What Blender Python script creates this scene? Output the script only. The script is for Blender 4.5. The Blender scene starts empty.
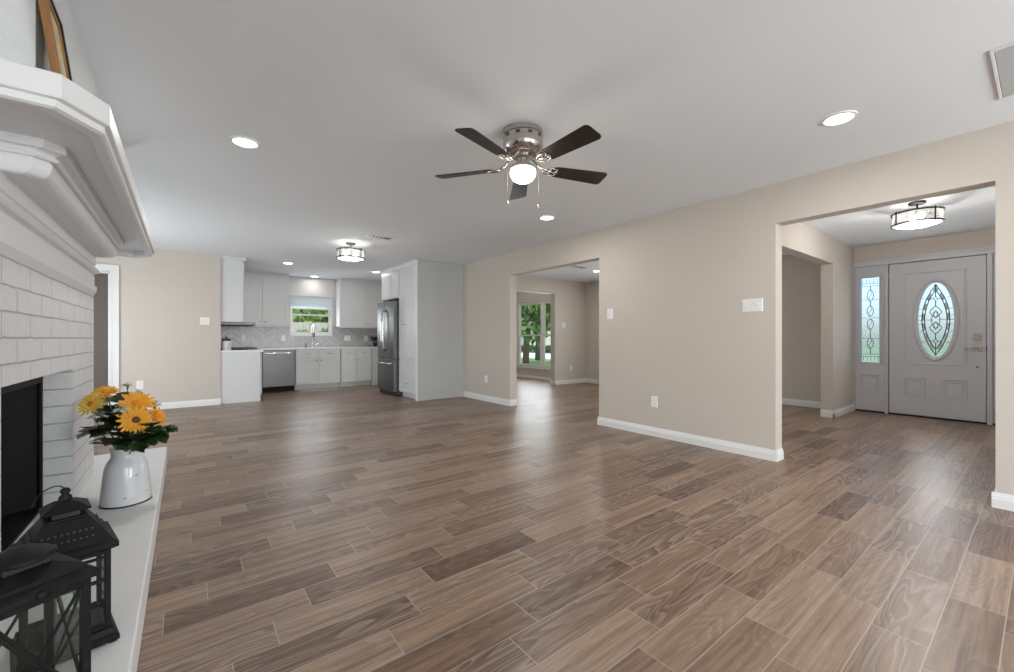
import bpy, bmesh, math, random
from mathutils import Vector, Matrix, Euler
random.seed(7)
SC = bpy.context.scene
COL = SC.collection
R = math.radians
PI = math.pi

# ------------------------------------------------------------------ camera
CAM_H = 1.08
cd = bpy.data.cameras.new('camera'); cam = bpy.data.objects.new('camera', cd); COL.objects.link(cam)
cd.sensor_width = 36.0; cd.lens = 36.0 * 417.4 / 1014.0
cd.shift_y = 2.2 / 1014.0
cd.clip_start = 0.02; cd.clip_end = 300
cam.location = (0, 0, CAM_H); cam.rotation_euler = (R(90), 0, R(-37.65))
SC.camera = cam

# ------------------------------------------------------------------ colour management, world, sun
SC.view_settings.view_transform = 'Standard'
SC.view_settings.look = 'None'
SC.view_settings.gamma = 1.0
SC.view_settings.use_curve_mapping = False
SC.view_settings.exposure = -0.31
W = bpy.data.worlds.new('world'); SC.world = W; W.use_nodes = True
wn = W.node_tree.nodes; wl = W.node_tree.links
bg = wn['Background']
sky = wn.new('ShaderNodeTexSky'); sky.sky_type = 'NISHITA'; sky.sun_disc = False
sky.sun_elevation = R(48); sky.sun_rotation = R(200); sky.air_density = 1.0; sky.dust_density = 2.0
wl.new(sky.outputs[0], bg.inputs[0]); bg.inputs[1].default_value = 0.5

def add_light(name, kind, loc, energy, rot=(0, 0, 0), color=(1, 1, 1), size=None, size_y=None, spread=None, spot=None, blend=0.5):
    l = bpy.data.lights.new(name, kind); l.energy = energy; l.color = color
    if kind == 'AREA':
        l.shape = 'RECTANGLE' if size_y else 'DISK'
        l.size = size
        if size_y: l.size_y = size_y
        if spread: l.spread = R(spread)
    elif kind == 'SUN': l.angle = R(1.0)
    else:
        l.shadow_soft_size = size or 0.05
        if kind == 'SPOT': l.spot_size = R(spot); l.spot_blend = blend
    o = bpy.data.objects.new(name, l); COL.objects.link(o); o.location = loc; o.rotation_euler = rot
    return o

add_light('sun', 'SUN', (0, 0, 30), 4.5, rot=(R(-32), R(22), 0), color=(1, .96, .9))
# daylight entering through the windows of the house
DAY = (0.92, 0.965, 1.0)
add_light('daylight_rear_slider', 'AREA', (0.2, -2.92, 1.1), 92, rot=(R(98), 0, 0), color=DAY, size=2.2, size_y=1.9)
add_light('daylight_rear_window', 'AREA', (2.9, -2.92, 1.2), 122, rot=(R(92), 0, 0), color=DAY, size=1.7, size_y=1.6)
add_light('daylight_front_room', 'AREA', (7.7, 4.3, 1.25), 44, rot=(R(95), 0, R(90)), color=DAY, size=1.7, size_y=1.5)
add_light('daylight_left_slider', 'AREA', (-1.74, 6.5, 1.1), 60, rot=(R(110), 0, R(-90)), color=DAY, size=2.1, size_y=1.9)

add_light('daylight_side_window', 'AREA', (7.32, 8.09, 1.2), 46, rot=(R(90), 0, R(90)), color=DAY, size=1.8, size_y=1.6)
add_light('daylight_door_glass', 'AREA', (7.90, .92, 1.33), 7, rot=(R(90), 0, R(90)), color=DAY, size=.34, size_y=1.0)
add_light('daylight_kitchen_window', 'AREA', (2.25, 10.07, 1.45), 7, rot=(R(-90), 0, 0), color=DAY, size=.75, size_y=.5)

# ------------------------------------------------------------------ mesh builder
ORG = {}
class MB:
    def __init__(s): s.v = []; s.f = []
    def add(s, vs, fs):
        b = len(s.v); s.v += [tuple(p) for p in vs]; s.f += [tuple(i + b for i in f) for f in fs]; return s
    def box(s, x0, x1, y0, y1, z0, z1):
        if x1 < x0: x0, x1 = x1, x0
        if y1 < y0: y0, y1 = y1, y0
        if z1 < z0: z0, z1 = z1, z0
        return s.add([(x0,y0,z0),(x1,y0,z0),(x1,y1,z0),(x0,y1,z0),(x0,y0,z1),(x1,y0,z1),(x1,y1,z1),(x0,y1,z1)],
            [(0,3,2,1),(4,5,6,7),(0,1,5,4),(1,2,6,5),(2,3,7,6),(3,0,4,7)])
    def loft(s, rings, cap=True, closed=True, loop=False):
        n = len(rings[0]); vs = [p for r in rings for p in r]; fs = []
        m = len(rings)
        for i in range(m if loop else m - 1):
            a = i * n; b = ((i + 1) % m) * n
            for j in range(n if closed else n - 1):
                k = (j + 1) % n
                fs.append((a + j, a + k, b + k, b + j))
        if cap and not loop:
            fs.append(tuple(range(n - 1, -1, -1))); fs.append(tuple(range((m - 1) * n, m * n)))
        return s.add(vs, fs)
    def lathe(s, prof, c=(0, 0, 0), n=24, sx=1, sy=1, cap=True):
        rings = [[(c[0] + r * sx * math.cos(2*PI*j/n), c[1] + r * sy * math.sin(2*PI*j/n), c[2] + z) for j in range(n)] for r, z in prof]
        return s.loft(rings, cap=cap)
    def tube(s, pts, r, n=8, loop=False, rs=None):
        pts = [Vector(p) for p in pts]; m = len(pts); rings = []
        prev = None
        for i, p in enumerate(pts):
            if loop: t = pts[(i+1) % m] - pts[i-1]
            else: t = pts[min(i+1, m-1)] - pts[max(i-1, 0)]
            t.normalize()
            ref = prev if prev is not None else (Vector((0,0,1)) if abs(t.z) < .9 else Vector((1,0,0)))
            u = (ref - t * ref.dot(t))
            if u.length < 1e-5: u = t.orthogonal()
            u.normalize(); w = t.cross(u); prev = u
            rr = rs[i] if rs else r
            rings.append([p + (u * math.cos(2*PI*j/n) + w * math.sin(2*PI*j/n)) * rr for j in range(n)])
        return s.loft(rings, cap=not loop, loop=loop)
    def prism(s, poly, axis, a, b):
        def P(p, t): return {'x': (t, p[0], p[1]), 'y': (p[0], t, p[1]), 'z': (p[0], p[1], t)}[axis]
        return s.loft([[P(p, a) for p in poly], [P(p, b) for p in poly]])
    def xf(s, M):
        s.v = [tuple(M @ Vector(p)) for p in s.v]; return s
    def build(s, name, mat, parent=None, smooth=False, bevel=0.0, org=None, subsurf=0, segs=2):
        if parent is not None: o0 = ORG[parent.name]
        elif org is not None: o0 = Vector(org)
        else:
            xs = [p[0] for p in s.v]; ys = [p[1] for p in s.v]; zs = [p[2] for p in s.v]
            o0 = Vector(((min(xs)+max(xs))/2, (min(ys)+max(ys))/2, min(zs)))
        me = bpy.data.meshes.new(name)
        me.from_pydata([tuple(Vector(p) - o0) for p in s.v], [], s.f); me.update()
        bm = bmesh.new(); bm.from_mesh(me); bmesh.ops.recalc_face_normals(bm, faces=bm.faces); bm.to_mesh(me); bm.free()
        o = bpy.data.objects.new(name, me); COL.objects.link(o)
        me.materials.append(mat)
        if parent is not None: o.parent = parent
        else: o.location = o0
        ORG[o.name] = o0
        if smooth:
            for p in me.polygons: p.use_smooth = True
            if smooth == 'auto':
                md = o.modifiers.new('split', 'EDGE_SPLIT'); md.split_angle = R(38)
        if subsurf:
            md = o.modifiers.new('subsurf', 'SUBSURF'); md.levels = subsurf; md.render_levels = subsurf
        if bevel:
            md = o.modifiers.new('bevel', 'BEVEL'); md.width = bevel; md.segments = segs; md.limit_method = 'ANGLE'; md.angle_limit = R(40)
        return o

def tag(o, label=None, cat=None, group=None, kind=None):
    if label: o['label'] = label
    if cat: o['category'] = cat
    if group: o['group'] = group
    if kind: o['kind'] = kind
    return o
def thing(name, label, cat, loc, group=None, kind=None):
    o = bpy.data.objects.new(name, None); COL.objects.link(o); o.location = loc; o.empty_display_size = .1
    ORG[o.name] = Vector(loc)
    return tag(o, label, cat, group, kind)
def dup(root, loc, rotz=None, label=None, group=None):
    def cp(o, par):
        c = o.copy(); COL.objects.link(c); c.parent = par
        for ch in list(o.children): cp(ch, c)
        return c
    c = cp(root, None); c.location = loc
    if rotz is not None: c.rotation_euler = (0, 0, rotz)
    if label: c['label'] = label
    if group: c['group'] = group
    return c
def struct(name, mb, mat, **k):
    return tag(mb.build(name, mat, **k), kind='structure')

# ------------------------------------------------------------------ materials
def mat(name, color, rough=.5, metal=0.0, bump=0.0, bscale=60, vary=0.03, vscale=6, emit=0, spec=None, trans=0, ior=None, coat=0, ecol=None):
    m = bpy.data.materials.new(name); m.use_nodes = True
    nt = m.node_tree; n = nt.nodes; b = n['Principled BSDF']
    b.inputs['Roughness'].default_value = rough; b.inputs['Metallic'].default_value = metal
    if spec is not None: b.inputs['Specular IOR Level'].default_value = spec
    if trans: b.inputs['Transmission Weight'].default_value = trans
    if ior: b.inputs['IOR'].default_value = ior
    if coat: b.inputs['Coat Weight'].default_value = coat
    tc = n.new('ShaderNodeTexCoord')
    nz = n.new('ShaderNodeTexNoise'); nz.inputs['Scale'].default_value = vscale; nz.inputs['Detail'].default_value = 4
    nt.links.new(tc.outputs['Object'], nz.inputs['Vector'])
    mx = n.new('ShaderNodeMixRGB'); mx.blend_type = 'MIX'
    c0 = [max(0, c * (1 - vary)) for c in color[:3]] + [1]; c1 = [min(1, c * (1 + vary)) for c in color[:3]] + [1]
    mx.inputs[1].default_value = c0; mx.inputs[2].default_value = c1
    nt.links.new(nz.outputs['Fac'], mx.inputs[0]); nt.links.new(mx.outputs[0], b.inputs['Base Color'])
    if bump:
        n2 = n.new('ShaderNodeTexNoise'); n2.inputs['Scale'].default_value = bscale; n2.inputs['Detail'].default_value = 3
        nt.links.new(tc.outputs['Object'], n2.inputs['Vector'])
        bp = n.new('ShaderNodeBump'); bp.inputs['Strength'].default_value = bump; bp.inputs['Distance'].default_value = .004
        nt.links.new(n2.outputs['Fac'], bp.inputs['Height']); nt.links.new(bp.outputs[0], b.inputs['Normal'])
    if emit:
        b.inputs['Emission Color'].default_value = list(ecol or color)[:3] + [1]; b.inputs['Emission Strength'].default_value = emit
    return m

class NT:
    """small node-tree helper"""
    def __init__(s, name):
        s.m = bpy.data.materials.new(name); s.m.use_nodes = True; s.t = s.m.node_tree; s.n = s.t.nodes; s.b = s.n['Principled BSDF']
    def new(s, t, **k):
        x = s.n.new('ShaderNode' + t)
        for a, v in k.items(): setattr(x, a, v)
        return x
    def put(s, sock, v):
        if hasattr(v, 'is_output'): s.t.links.new(v, sock)
        else: sock.default_value = v
    def math(s, op, a, b=None, c=None):
        x = s.new('Math', operation=op); s.put(x.inputs[0], a)
        if b is not None: s.put(x.inputs[1], b)
        if c is not None: s.put(x.inputs[2], c)
        return x.outputs[0]
    def mix(s, f, a, b, blend='MIX'):
        x = s.new('MixRGB', blend_type=blend); s.put(x.inputs[0], f); s.put(x.inputs[1], a); s.put(x.inputs[2], b); return x.outputs[0]
    def xyz(s, x, y, z):
        c = s.new('CombineXYZ'); s.put(c.inputs[0], x); s.put(c.inputs[1], y); s.put(c.inputs[2], z); return c.outputs[0]
    def noise(s, vec, scale, detail=3, rough=.5, dist=0):
        x = s.new('TexNoise'); s.put(x.inputs['Vector'], vec); x.inputs['Scale'].default_value = scale; x.inputs['Detail'].default_value = detail
        x.inputs['Roughness'].default_value = rough; x.inputs['Distortion'].default_value = dist; return x.outputs['Fac']
    def ramp(s, f, stops):
        x = s.new('ValToRGB'); s.put(x.inputs[0], f); e = x.color_ramp.elements
        while len(e) > 1: e.remove(e[-1])
        e[0].position = stops[0][0]; e[0].color = (*stops[0][1], 1)
        for p, c in stops[1:]:
            k = e.new(p); k.color = (*c, 1)
        return x.outputs[0]

def floor_material():
    k = NT('wood_look_plank_tile')
    g = k.new('NewGeometry'); sp = k.new('SeparateXYZ'); k.t.links.new(g.outputs['Position'], sp.inputs[0])
    X, Y = sp.outputs[0], sp.outputs[1]
    PW, PL, GR = .1555, .61, .0033
    ry = k.math('DIVIDE', k.math('SUBTRACT', Y, .0985), PW)
    row = k.math('FLOOR', ry); fy = k.math('FRACT', ry)
    off = k.math('ADD', k.math('MULTIPLY', row, .14), .085)
    rx = k.math('DIVIDE', k.math('SUBTRACT', X, off), PL)
    col = k.math('FLOOR', rx); fx = k.math('FRACT', rx)
    # grout
    ex = k.math('MULTIPLY', k.math('MINIMUM', fx, k.math('SUBTRACT', 1.0, fx)), PL)
    ey = k.math('MULTIPLY', k.math('MINIMUM', fy, k.math('SUBTRACT', 1.0, fy)), PW)
    e = k.math('MINIMUM', ex, ey)
    gm = k.math('LESS_THAN', e, GR / 2)
    wn_ = k.new('TexWhiteNoise', noise_dimensions='2D'); k.put(wn_.inputs['Vector'], k.xyz(row, col, 0))
    rnd = wn_.outputs['Value']
    wn2 = k.new('TexWhiteNoise', noise_dimensions='2D'); k.put(wn2.inputs['Vector'], k.xyz(col, k.math('ADD', row, 37.3), 0)); rnd2 = wn2.outputs['Value']
    # grain coordinates, shifted for each tile
    gx = k.math('ADD', X, k.math('MULTIPLY', rnd, 31.0)); gy = k.math('ADD', Y, k.math('MULTIPLY', rnd2, 17.0))
    big = k.noise(k.xyz(k.math('MULTIPLY', gx, 1.5), k.math('MULTIPLY', gy, 8.0), rnd), 1.0, 1.8, .4, .35)
    ring = k.math('FRACT', k.math('MULTIPLY', big, 15.0))
    ringc = k.ramp(ring, [(0, (.02, .02, .02)), (.45, (.30, .30, .30)), (.80, (.9, .9, .9)), (.88, (1, 1, 1)), (.95, (.25, .25, .25)), (1, (0, 0, 0))])
    fine = k.noise(k.xyz(k.math('MULTIPLY', gx, 3.0), k.math('MULTIPLY', gy, 90.0), rnd2), 1.0, 4, .6)
    med = k.noise(k.xyz(k.math('MULTIPLY', gx, 2.0), k.math('MULTIPLY', gy, 22.0), rnd2), 1.0, 3, .6)
    streak = k.noise(k.xyz(k.math('MULTIPLY', gx, 1.1), k.math('MULTIPLY', gy, 36.0), rnd), 1.0, 5, .65, .25)
    base = k.ramp(k.math('ADD', k.math('MULTIPLY', rnd, .46), k.math('MULTIPLY', med, .54)),
                  [(.22, (.100, .051, .029)), (.5, (.228, .136, .085)), (.78, (.350, .236, .159))])
    c = k.mix(k.math('MULTIPLY', ringc, k.math('ADD', .22, k.math('MULTIPLY', rnd2, .58))), base, (.375, .295, .24, 1))
    c = k.mix(.75, c, k.ramp(streak, [(.30, (.38, .34, .31)), (.46, (.84, .83, .82)), (.62, (1.16, 1.16, 1.16))]), 'MULTIPLY')
    c = k.mix(.32, c, k.ramp(fine, [(.3, (.45, .42, .4)), (.7, (1, 1, 1))]), 'MULTIPLY')
    c = k.mix(gm, c, (.37, .315, .265, 1))
    k.put(k.b.inputs['Base Color'], c)
    k.put(k.b.inputs['Roughness'], k.math('ADD', .27, k.math('MULTIPLY', fine, .16)))
    k.b.inputs['Specular IOR Level'].default_value = .5
    hgt = k.math('SUBTRACT', k.math('MULTIPLY', fine, .15), gm)
    bp = k.new('Bump'); bp.inputs['Strength'].default_value = .25; bp.inputs['Distance'].default_value = .002
    k.put(bp.inputs['Height'], hgt); k.t.links.new(bp.outputs[0], k.b.inputs['Normal'])
    return k.m

def brick_material():
    k = NT('white_painted_brick')
    g = k.new('NewGeometry'); sp = k.new('SeparateXYZ'); k.t.links.new(g.outputs['Position'], sp.inputs[0])
    u = k.math('SUBTRACT', k.math('ADD', sp.outputs[1], sp.outputs[0]), 2.7525 - .508)
    br = k.new('TexBrick'); br.offset = .5; br.squash = 1
    wob = k.math('MULTIPLY', k.math('SUBTRACT', k.noise(g.outputs['Position'], 9, 3), .5), .012)
    k.put(br.inputs['Vector'], k.xyz(k.math('ADD', u, 3.45), k.math('ADD', k.math('ADD', sp.outputs[2], wob), -1.08 + .96), 0))
    br.inputs['Scale'].default_value = 1; br.inputs['Mortar Size'].default_value = .0045; br.inputs['Mortar Smooth'].default_value = .5
    br.inputs['Brick Width'].default_value = .345; br.inputs['Row Height'].default_value = .096; br.inputs['Bias'].default_value = 0
    nz = k.noise(g.outputs['Position'], 26, 5, .65)
    c = k.mix(nz, (.59, .592, .595, 1), (.73, .733, .737, 1))
    c = k.mix(k.math('MULTIPLY', br.outputs['Fac'], .55), c, (.30, .30, .30, 1))
    k.put(k.b.inputs['Base Color'], c); k.b.inputs['Roughness'].default_value = .55
    h = k.math('ADD', k.math('MULTIPLY', k.math('SUBTRACT', 1.0, br.outputs['Fac']), 1.0), k.math('MULTIPLY', nz, .55))
    bp = k.new('Bump'); bp.inputs['Strength'].default_value = .8; bp.inputs['Distance'].default_value = .007
    k.put(bp.inputs['Height'], h); k.t.links.new(bp.outputs[0], k.b.inputs['Normal'])
    return k.m

def herringbone_material():
    """light grey chevron tile of the backsplash"""
    k = NT('grey_chevron_tile')
    g = k.new('NewGeometry'); sp = k.new('SeparateXYZ'); k.t.links.new(g.outputs['Position'], sp.inputs[0])
    u = k.math('ADD', sp.outputs[0], sp.outputs[1]); z = sp.outputs[2]
    CW, TH = .19, .062
    cx = k.math('DIVIDE', u, CW); ci = k.math('FLOOR', cx); cf = k.math('FRACT', cx)
    tri = k.math('ABSOLUTE', k.math('SUBTRACT', k.math('MULTIPLY', k.math('FRACT', k.math('MULTIPLY', cx, .5)), 2.0), 1.0))
    zz = k.math('DIVIDE', k.math('ADD', z, k.math('MULTIPLY', tri, CW * .8)), TH)
    zi = k.math('FLOOR', zz); zf = k.math('FRACT', zz)
    e1 = k.math('MULTIPLY', k.math('MINIMUM', zf, k.math('SUBTRACT', 1.0, zf)), TH)
    e2 = k.math('MULTIPLY', k.math('MINIMUM', cf, k.math('SUBTRACT', 1.0, cf)), CW)
    gm = k.math('LESS_THAN', k.math('MINIMUM', e1, e2), .003)
    w = k.new('TexWhiteNoise', noise_dimensions='2D'); k.put(w.inputs['Vector'], k.xyz(ci, zi, 0))
    par = k.math('MODULO', zi, 2.0)
    c = k.mix(w.outputs['Value'], (.40, .40, .40, 1), (.52, .52, .52, 1))
    c = k.mix(k.math('MULTIPLY', k.math('ABSOLUTE', par), .12), c, (.33, .33, .335, 1))
    c = k.mix(gm, c, (.64, .64, .63, 1))
    k.put(k.b.inputs['Base Color'], c); k.b.inputs['Roughness'].default_value = .25
    return k.m

def wood_material(name, dark, light, rough=.4, axis=0, scale=1.0):
    k = NT(name); tc = k.new('TexCoord'); mp = k.new('Mapping'); k.t.links.new(tc.outputs['Object'], mp.inputs[0])
    s = [28, 28, 28]; s[axis] = 2.5
    mp.inputs['Scale'].default_value = [x * scale for x in s]
    nz = k.noise(mp.outputs[0], 1, 4, .6, .4)
    k.put(k.b.inputs['Base Color'], k.ramp(nz, [(.3, dark), (.7, light)])); k.b.inputs['Roughness'].default_value = rough
    return k.m

def foliage_material(name, c0, c1, rough=.55):
    k = NT(name); tc = k.new('TexCoord')
    nz = k.noise(tc.outputs['Object'], 5, 3)
    k.put(k.b.inputs['Base Color'], k.ramp(nz, [(.3, c0), (.7, c1)])); k.b.inputs['Roughness'].default_value = rough
    k.b.inputs['Subsurface Weight'].default_value = 0
    return k.m

def worn_metal(name):
    k = NT(name); tc = k.new('TexCoord')
    nz = k.noise(tc.outputs['Object'], 35, 5, .7)
    k.put(k.b.inputs['Base Color'], k.ramp(nz, [(.45, (.006, .006, .0065)), (.66, (.012, .012, .012)), (.80, (.09, .088, .085))]))
    k.put(k.b.inputs['Roughness'], k.math('ADD', .42, k.math('MULTIPLY', nz, .3))); k.b.inputs['Metallic'].default_value = .05; k.b.inputs['Specular IOR Level'].default_value = .2
    return k.m

def steel_material(name, base=.42):
    k = NT(name); tc = k.new('TexCoord'); mp = k.new('Mapping'); k.t.links.new(tc.outputs['Object'], mp.inputs[0])
    mp.inputs['Scale'].default_value = (3, 3, 30)
    nz = k.noise(mp.outputs[0], 1, 3)
    k.put(k.b.inputs['Base Color'], k.ramp(nz, [(.3, (base*.96,)*3), (.7, (base*1.04,)*3)])); k.b.inputs['Metallic'].default_value = 1
    k.put(k.b.inputs['Roughness'], k.math('ADD', .30, k.math('MULTIPLY', nz, .06)))
    return k.m

M = {}
M['floor'] = floor_material()
M['wall'] = mat('beige_wall_paint', (.60, .545, .487), .75, bump=.12, bscale=120, vary=.012, vscale=2)
M['wall_grey'] = mat('pale_grey_wall_paint', (.58, .575, .565), .75, bump=.12, bscale=120, vary=.012, vscale=2)
M['ceil'] = mat('white_ceiling_paint', (.80, .83, .86), .85, bump=.25, bscale=90, vary=.012, vscale=2)
M['trim'] = mat('white_trim_paint', (.80, .80, .79), .35, vary=.01)
M['cab'] = mat('white_cabinet_paint', (.68, .685, .69), .4, vary=.012)
M['panel'] = mat('pale_grey_panel_paint', (.48, .49, .50), .45, vary=.012)
M['doorpaint'] = mat('grey_white_door_paint', (.60, .605, .64), .42, vary=.012)
M['brick'] = brick_material()
M['mantel'] = mat('white_mantel_paint', (.74, .75, .765), .42, bump=.05, bscale=200, vary=.015)
M['plaster'] = mat('rough_white_plaster', (.66, .67, .68), .7, bump=.7, bscale=45, vary=.06, vscale=20)
M['hearth'] = mat('white_painted_hearth', (.74, .74, .73), .5, bump=.35, bscale=18, vary=.05, vscale=5)
M['soot'] = mat('sooty_black_steel', (.006, .006, .0065), .6, bump=.4, bscale=12, vary=.8, vscale=5, spec=.2)
M['steel'] = steel_material('brushed_stainless', .19)
M['steel_mid'] = steel_material('grey_brushed_stainless', .11)
M['steel_dark'] = steel_material('dark_brushed_stainless', .12)
M['chrome'] = mat('chrome', (.72, .72, .73), .15, 1.0, vary=.02)
M['nickel'] = mat('brushed_nickel', (.52, .49, .45), .22, 1.0, vary=.03)
M['bronze'] = mat('dark_bronze', (.03, .028, .026), .4, .7, vary=.2)
M['blackplastic'] = mat('black_plastic', (.012, .012, .012), .35, vary=.2)
M['blackglass'] = mat('black_glass', (.006, .006, .007), .08, vary=.1)
M['quartz'] = mat('white_quartz', (.78, .78, .78), .2, vary=.04, vscale=14)
M['chevron'] = herringbone_material()
M['blade'] = wood_material('dark_walnut_blade', (.010, .006, .005), (.030, .016, .011), .42, 0)
M['frost'] = mat('lit_frosted_glass', (1, .97, .92), .4, emit=5.5, ecol=(1, .93, .82))
M['drum'] = mat('lit_drum_glass', (1, .99, .97), .3, emit=1.3, ecol=(1, .97, .93))
M['lens'] = mat('lit_downlight_lens', (1, 1, 1), .4, emit=14, ecol=(1, .97, .93))
M['plate'] = mat('white_plastic_plate', (.85, .85, .84), .3, vary=.01)
M['slot'] = mat('dark_slot', (.05, .05, .05), .6, vary=.05)
M['vent'] = mat('white_vent_metal', (.76, .76, .76), .45, vary=.02)
M['ventdark'] = mat('dark_duct', (.10, .10, .10), .8, vary=.1)
M['lantern'] = worn_metal('black_lantern_metal')
M['enamel'] = mat('white_enamel', (.66, .67, .69), .22, vary=.03, vscale=8, coat=.3)
M['chip'] = mat('black_enamel_rim', (.02, .02, .022), .4, vary=.2)
M['petal'] = mat('yellow_petal', (.72, .33, .007), .55, vary=.22, vscale=22)
M['petal_pale'] = mat('pale_yellow_petal', (.80, .56, .10), .55, vary=.2, vscale=22)
M['disc'] = mat('brown_flower_centre', (.10, .035, .010), .8, bump=.8, bscale=200, vary=.4, vscale=60)
M['disc_orange'] = mat('orange_flower_centre', (.62, .20, .01), .8, bump=.8, bscale=200, vary=.3, vscale=60)
M['cream'] = mat('cream_floret', (.62, .60, .47), .7, vary=.2, vscale=30)
M['greyleaf'] = foliage_material('grey_green_leaf', (.22, .24, .21), (.50, .51, .46))
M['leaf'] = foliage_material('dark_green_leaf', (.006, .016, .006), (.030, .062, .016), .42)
M['stem'] = mat('green_stem', (.05, .10, .03), .6, vary=.2)
M['framewood'] = wood_material('brown_frame_wood', (.20, .085, .028), (.34, .165, .06), .4, 2)
M['canvas'] = mat('cream_canvas', (.55, .46, .26), .7, bump=.3, bscale=70, vary=.55, vscale=28)
M['mat_rug'] = mat('beige_woven_mat', (.42, .38, .34), .9, bump=.8, bscale=260, vary=.25, vscale=60)
def shade_fabric():
    k = NT('white_shade_fabric'); tc = k.new('TexCoord'); nz = k.noise(tc.outputs['Object'], 300, 2)
    tl = k.new('BsdfTranslucent'); df = k.new('BsdfDiffuse'); ms = k.new('MixShader'); ms.inputs[0].default_value = .85
    c = k.mix(nz, (.88, .88, .88, 1), (.94, .94, .94, 1)); k.put(tl.inputs[0], c); k.put(df.inputs[0], c)
    k.t.links.new(df.outputs[0], ms.inputs[1]); k.t.links.new(tl.outputs[0], ms.inputs[2]); k.t.links.new(ms.outputs[0], k.n['Material Output'].inputs[0]); k.n.remove(k.b)
    return k.m
M['shade'] = shade_fabric()
M['grass'] = mat('lawn_green', (.13, .27, .04), .9, bump=1, bscale=30, vary=.45, vscale=3)
M['asphalt'] = mat('pale_concrete_street', (.62, .62, .61), .9, vary=.06)
M['bark'] = mat('tree_bark', (.10, .075, .055), .9, bump=1, bscale=20, vary=.3)
M['tree1'] = foliage_material('tree_green', (.04, .10, .02), (.16, .30, .06))
M['tree2'] = foliage_material('tree_dark_green', (.02, .06, .02), (.08, .17, .05))
M['tree3'] = foliage_material('tree_light_green', (.10, .22, .03), (.30, .46, .10))
M['siding'] = mat('pale_siding', (.62, .60, .56), .8, vary=.05)
M['roofing'] = mat('grey_shingle', (.16, .15, .145), .9, bump=.8, bscale=30, vary=.25, vscale=12)
M['fencewood'] = wood_material('weathered_fence_wood', (.40, .36, .31), (.58, .54, .48), .85, 2, .6)
# glass
def glass(name, tint=(1, 1, 1), rough=0.0, bump=0, bscale=80, ior=1.45):
    k = NT(name); b = k.b
    b.inputs['Base Color'].default_value = (*tint, 1); b.inputs['Roughness'].default_value = rough
    b.inputs['Transmission Weight'].default_value = 1.0; b.inputs['IOR'].default_value = ior
    tc = k.new('TexCoord'); nz = k.noise(tc.outputs['Object'], bscale, 2)
    if bump:
        bp = k.new('Bump'); bp.inputs['Strength'].default_value = bump; bp.inputs['Distance'].default_value = .003
        k.put(bp.inputs['Height'], nz); k.t.links.new(bp.outputs[0], b.inputs['Normal'])
    return k.m
def pane_glass(name):
    # thin window pane: transparent with a slight mirror reflection
    m = bpy.data.materials.new(name); m.use_nodes = True; nt = m.node_tree; n = nt.nodes; n.remove(n['Principled BSDF'])
    out = n['Material Output']; tr = n.new('ShaderNodeBsdfTransparent'); gl = n.new('ShaderNodeBsdfGlossy'); gl.inputs['Roughness'].default_value = .02
    tr.inputs[0].default_value = (.96, .98, .97, 1)
    mx = n.new('ShaderNodeMixShader'); lw = n.new('ShaderNodeLayerWeight'); pw = n.new('ShaderNodeMath'); pw.operation = 'POWER'; pw.inputs[1].default_value = 4.0
    ma = n.new('ShaderNodeMath'); ma.operation = 'MULTIPLY_ADD'; ma.inputs[1].default_value = .5; ma.inputs[2].default_value = .03
    nt.links.new(lw.outputs['Facing'], pw.inputs[0]); nt.links.new(pw.outputs[0], ma.inputs[0]); nt.links.new(ma.outputs[0], mx.inputs[0]); nt.links.new(tr.outputs[0], mx.inputs[1]); nt.links.new(gl.outputs[0], mx.inputs[2]); nt.links.new(mx.outputs[0], out.inputs[0])
    return m
M['pane'] = pane_glass('window_pane')
M['leaded'] = glass('blue_textured_glass', (.66, .77, .90), .22, .5, 90, 1.3)
M['leaded_edge'] = glass('clear_ribbed_glass', (.90, .90, .97), .3, .4, 60, 1.3)
def seeded_glass():
    k = NT('frosted_drum_glass'); tr = k.new('BsdfTransparent'); tl = k.new('BsdfTranslucent'); ms = k.new('MixShader')
    tc = k.new('TexCoord'); nz = k.noise(tc.outputs['Object'], 14, 3)
    k.put(ms.inputs[0], k.math('MULTIPLY_ADD', nz, .25, .16)); tl.inputs[0].default_value = (.95, .95, .93, 1)
    k.t.links.new(tr.outputs[0], ms.inputs[1]); k.t.links.new(tl.outputs[0], ms.inputs[2]); k.t.links.new(ms.outputs[0], k.n['Material Output'].inputs[0]); k.n.remove(k.b)
    return k.m
M['drumclear'] = seeded_glass()
M['lead'] = mat('lead_came', (.012, .012, .012), .5, .2, vary=.2)
M['lead_bright'] = mat('bevelled_glass_accent', (.62, .66, .66), .12, .2, vary=.25, vscale=60)

# ------------------------------------------------------------------ room shell
H = 2.44
XR, XR2 = 4.10, 4.24
fl = MB(); fl.box(-1.95, 8.07, -3.14, 7.0, -.12, 0); fl.box(-1.95, 7.5, 7.0, 10.25, -.12, 0)
struct('floor', fl, M['floor'], org=(0, 0, 0))
struct('ceiling', MB().box(-1.95, 9.6, -3.14, 10.5, H, H + .15), M['ceil'])
w = MB()
w.box(XR, XR2, -3.0, .205, 0, H); w.box(XR, XR2, .205, 1.459, 2.088, H); w.box(XR, XR2, 1.459, 3.43, 0, H)
w.box(XR, XR2, 3.43, 5.243, 2.088, H); w.box(XR, XR2, 5.243, 10.1, 0, H)
struct('wall_right', w, M['wall'])
w = MB(); w.box(-1.8, -1.60, 8.25, 8.37, 0, H); w.box(-1.60, -.855, 8.25, 8.37, 2.033, H); w.box(-.855, .462, 8.25, 8.37, 0, H)
struct('wall_rear_left', w, M['wall'])
struct('wall_kitchen_left', MB().box(.34, .462, 8.37, 10.1, 0, H), M['wall'])
struct('wall_hall', MB().box(-1.8, .34, 9.4, 9.5, 0, H), M['wall'])
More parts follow.
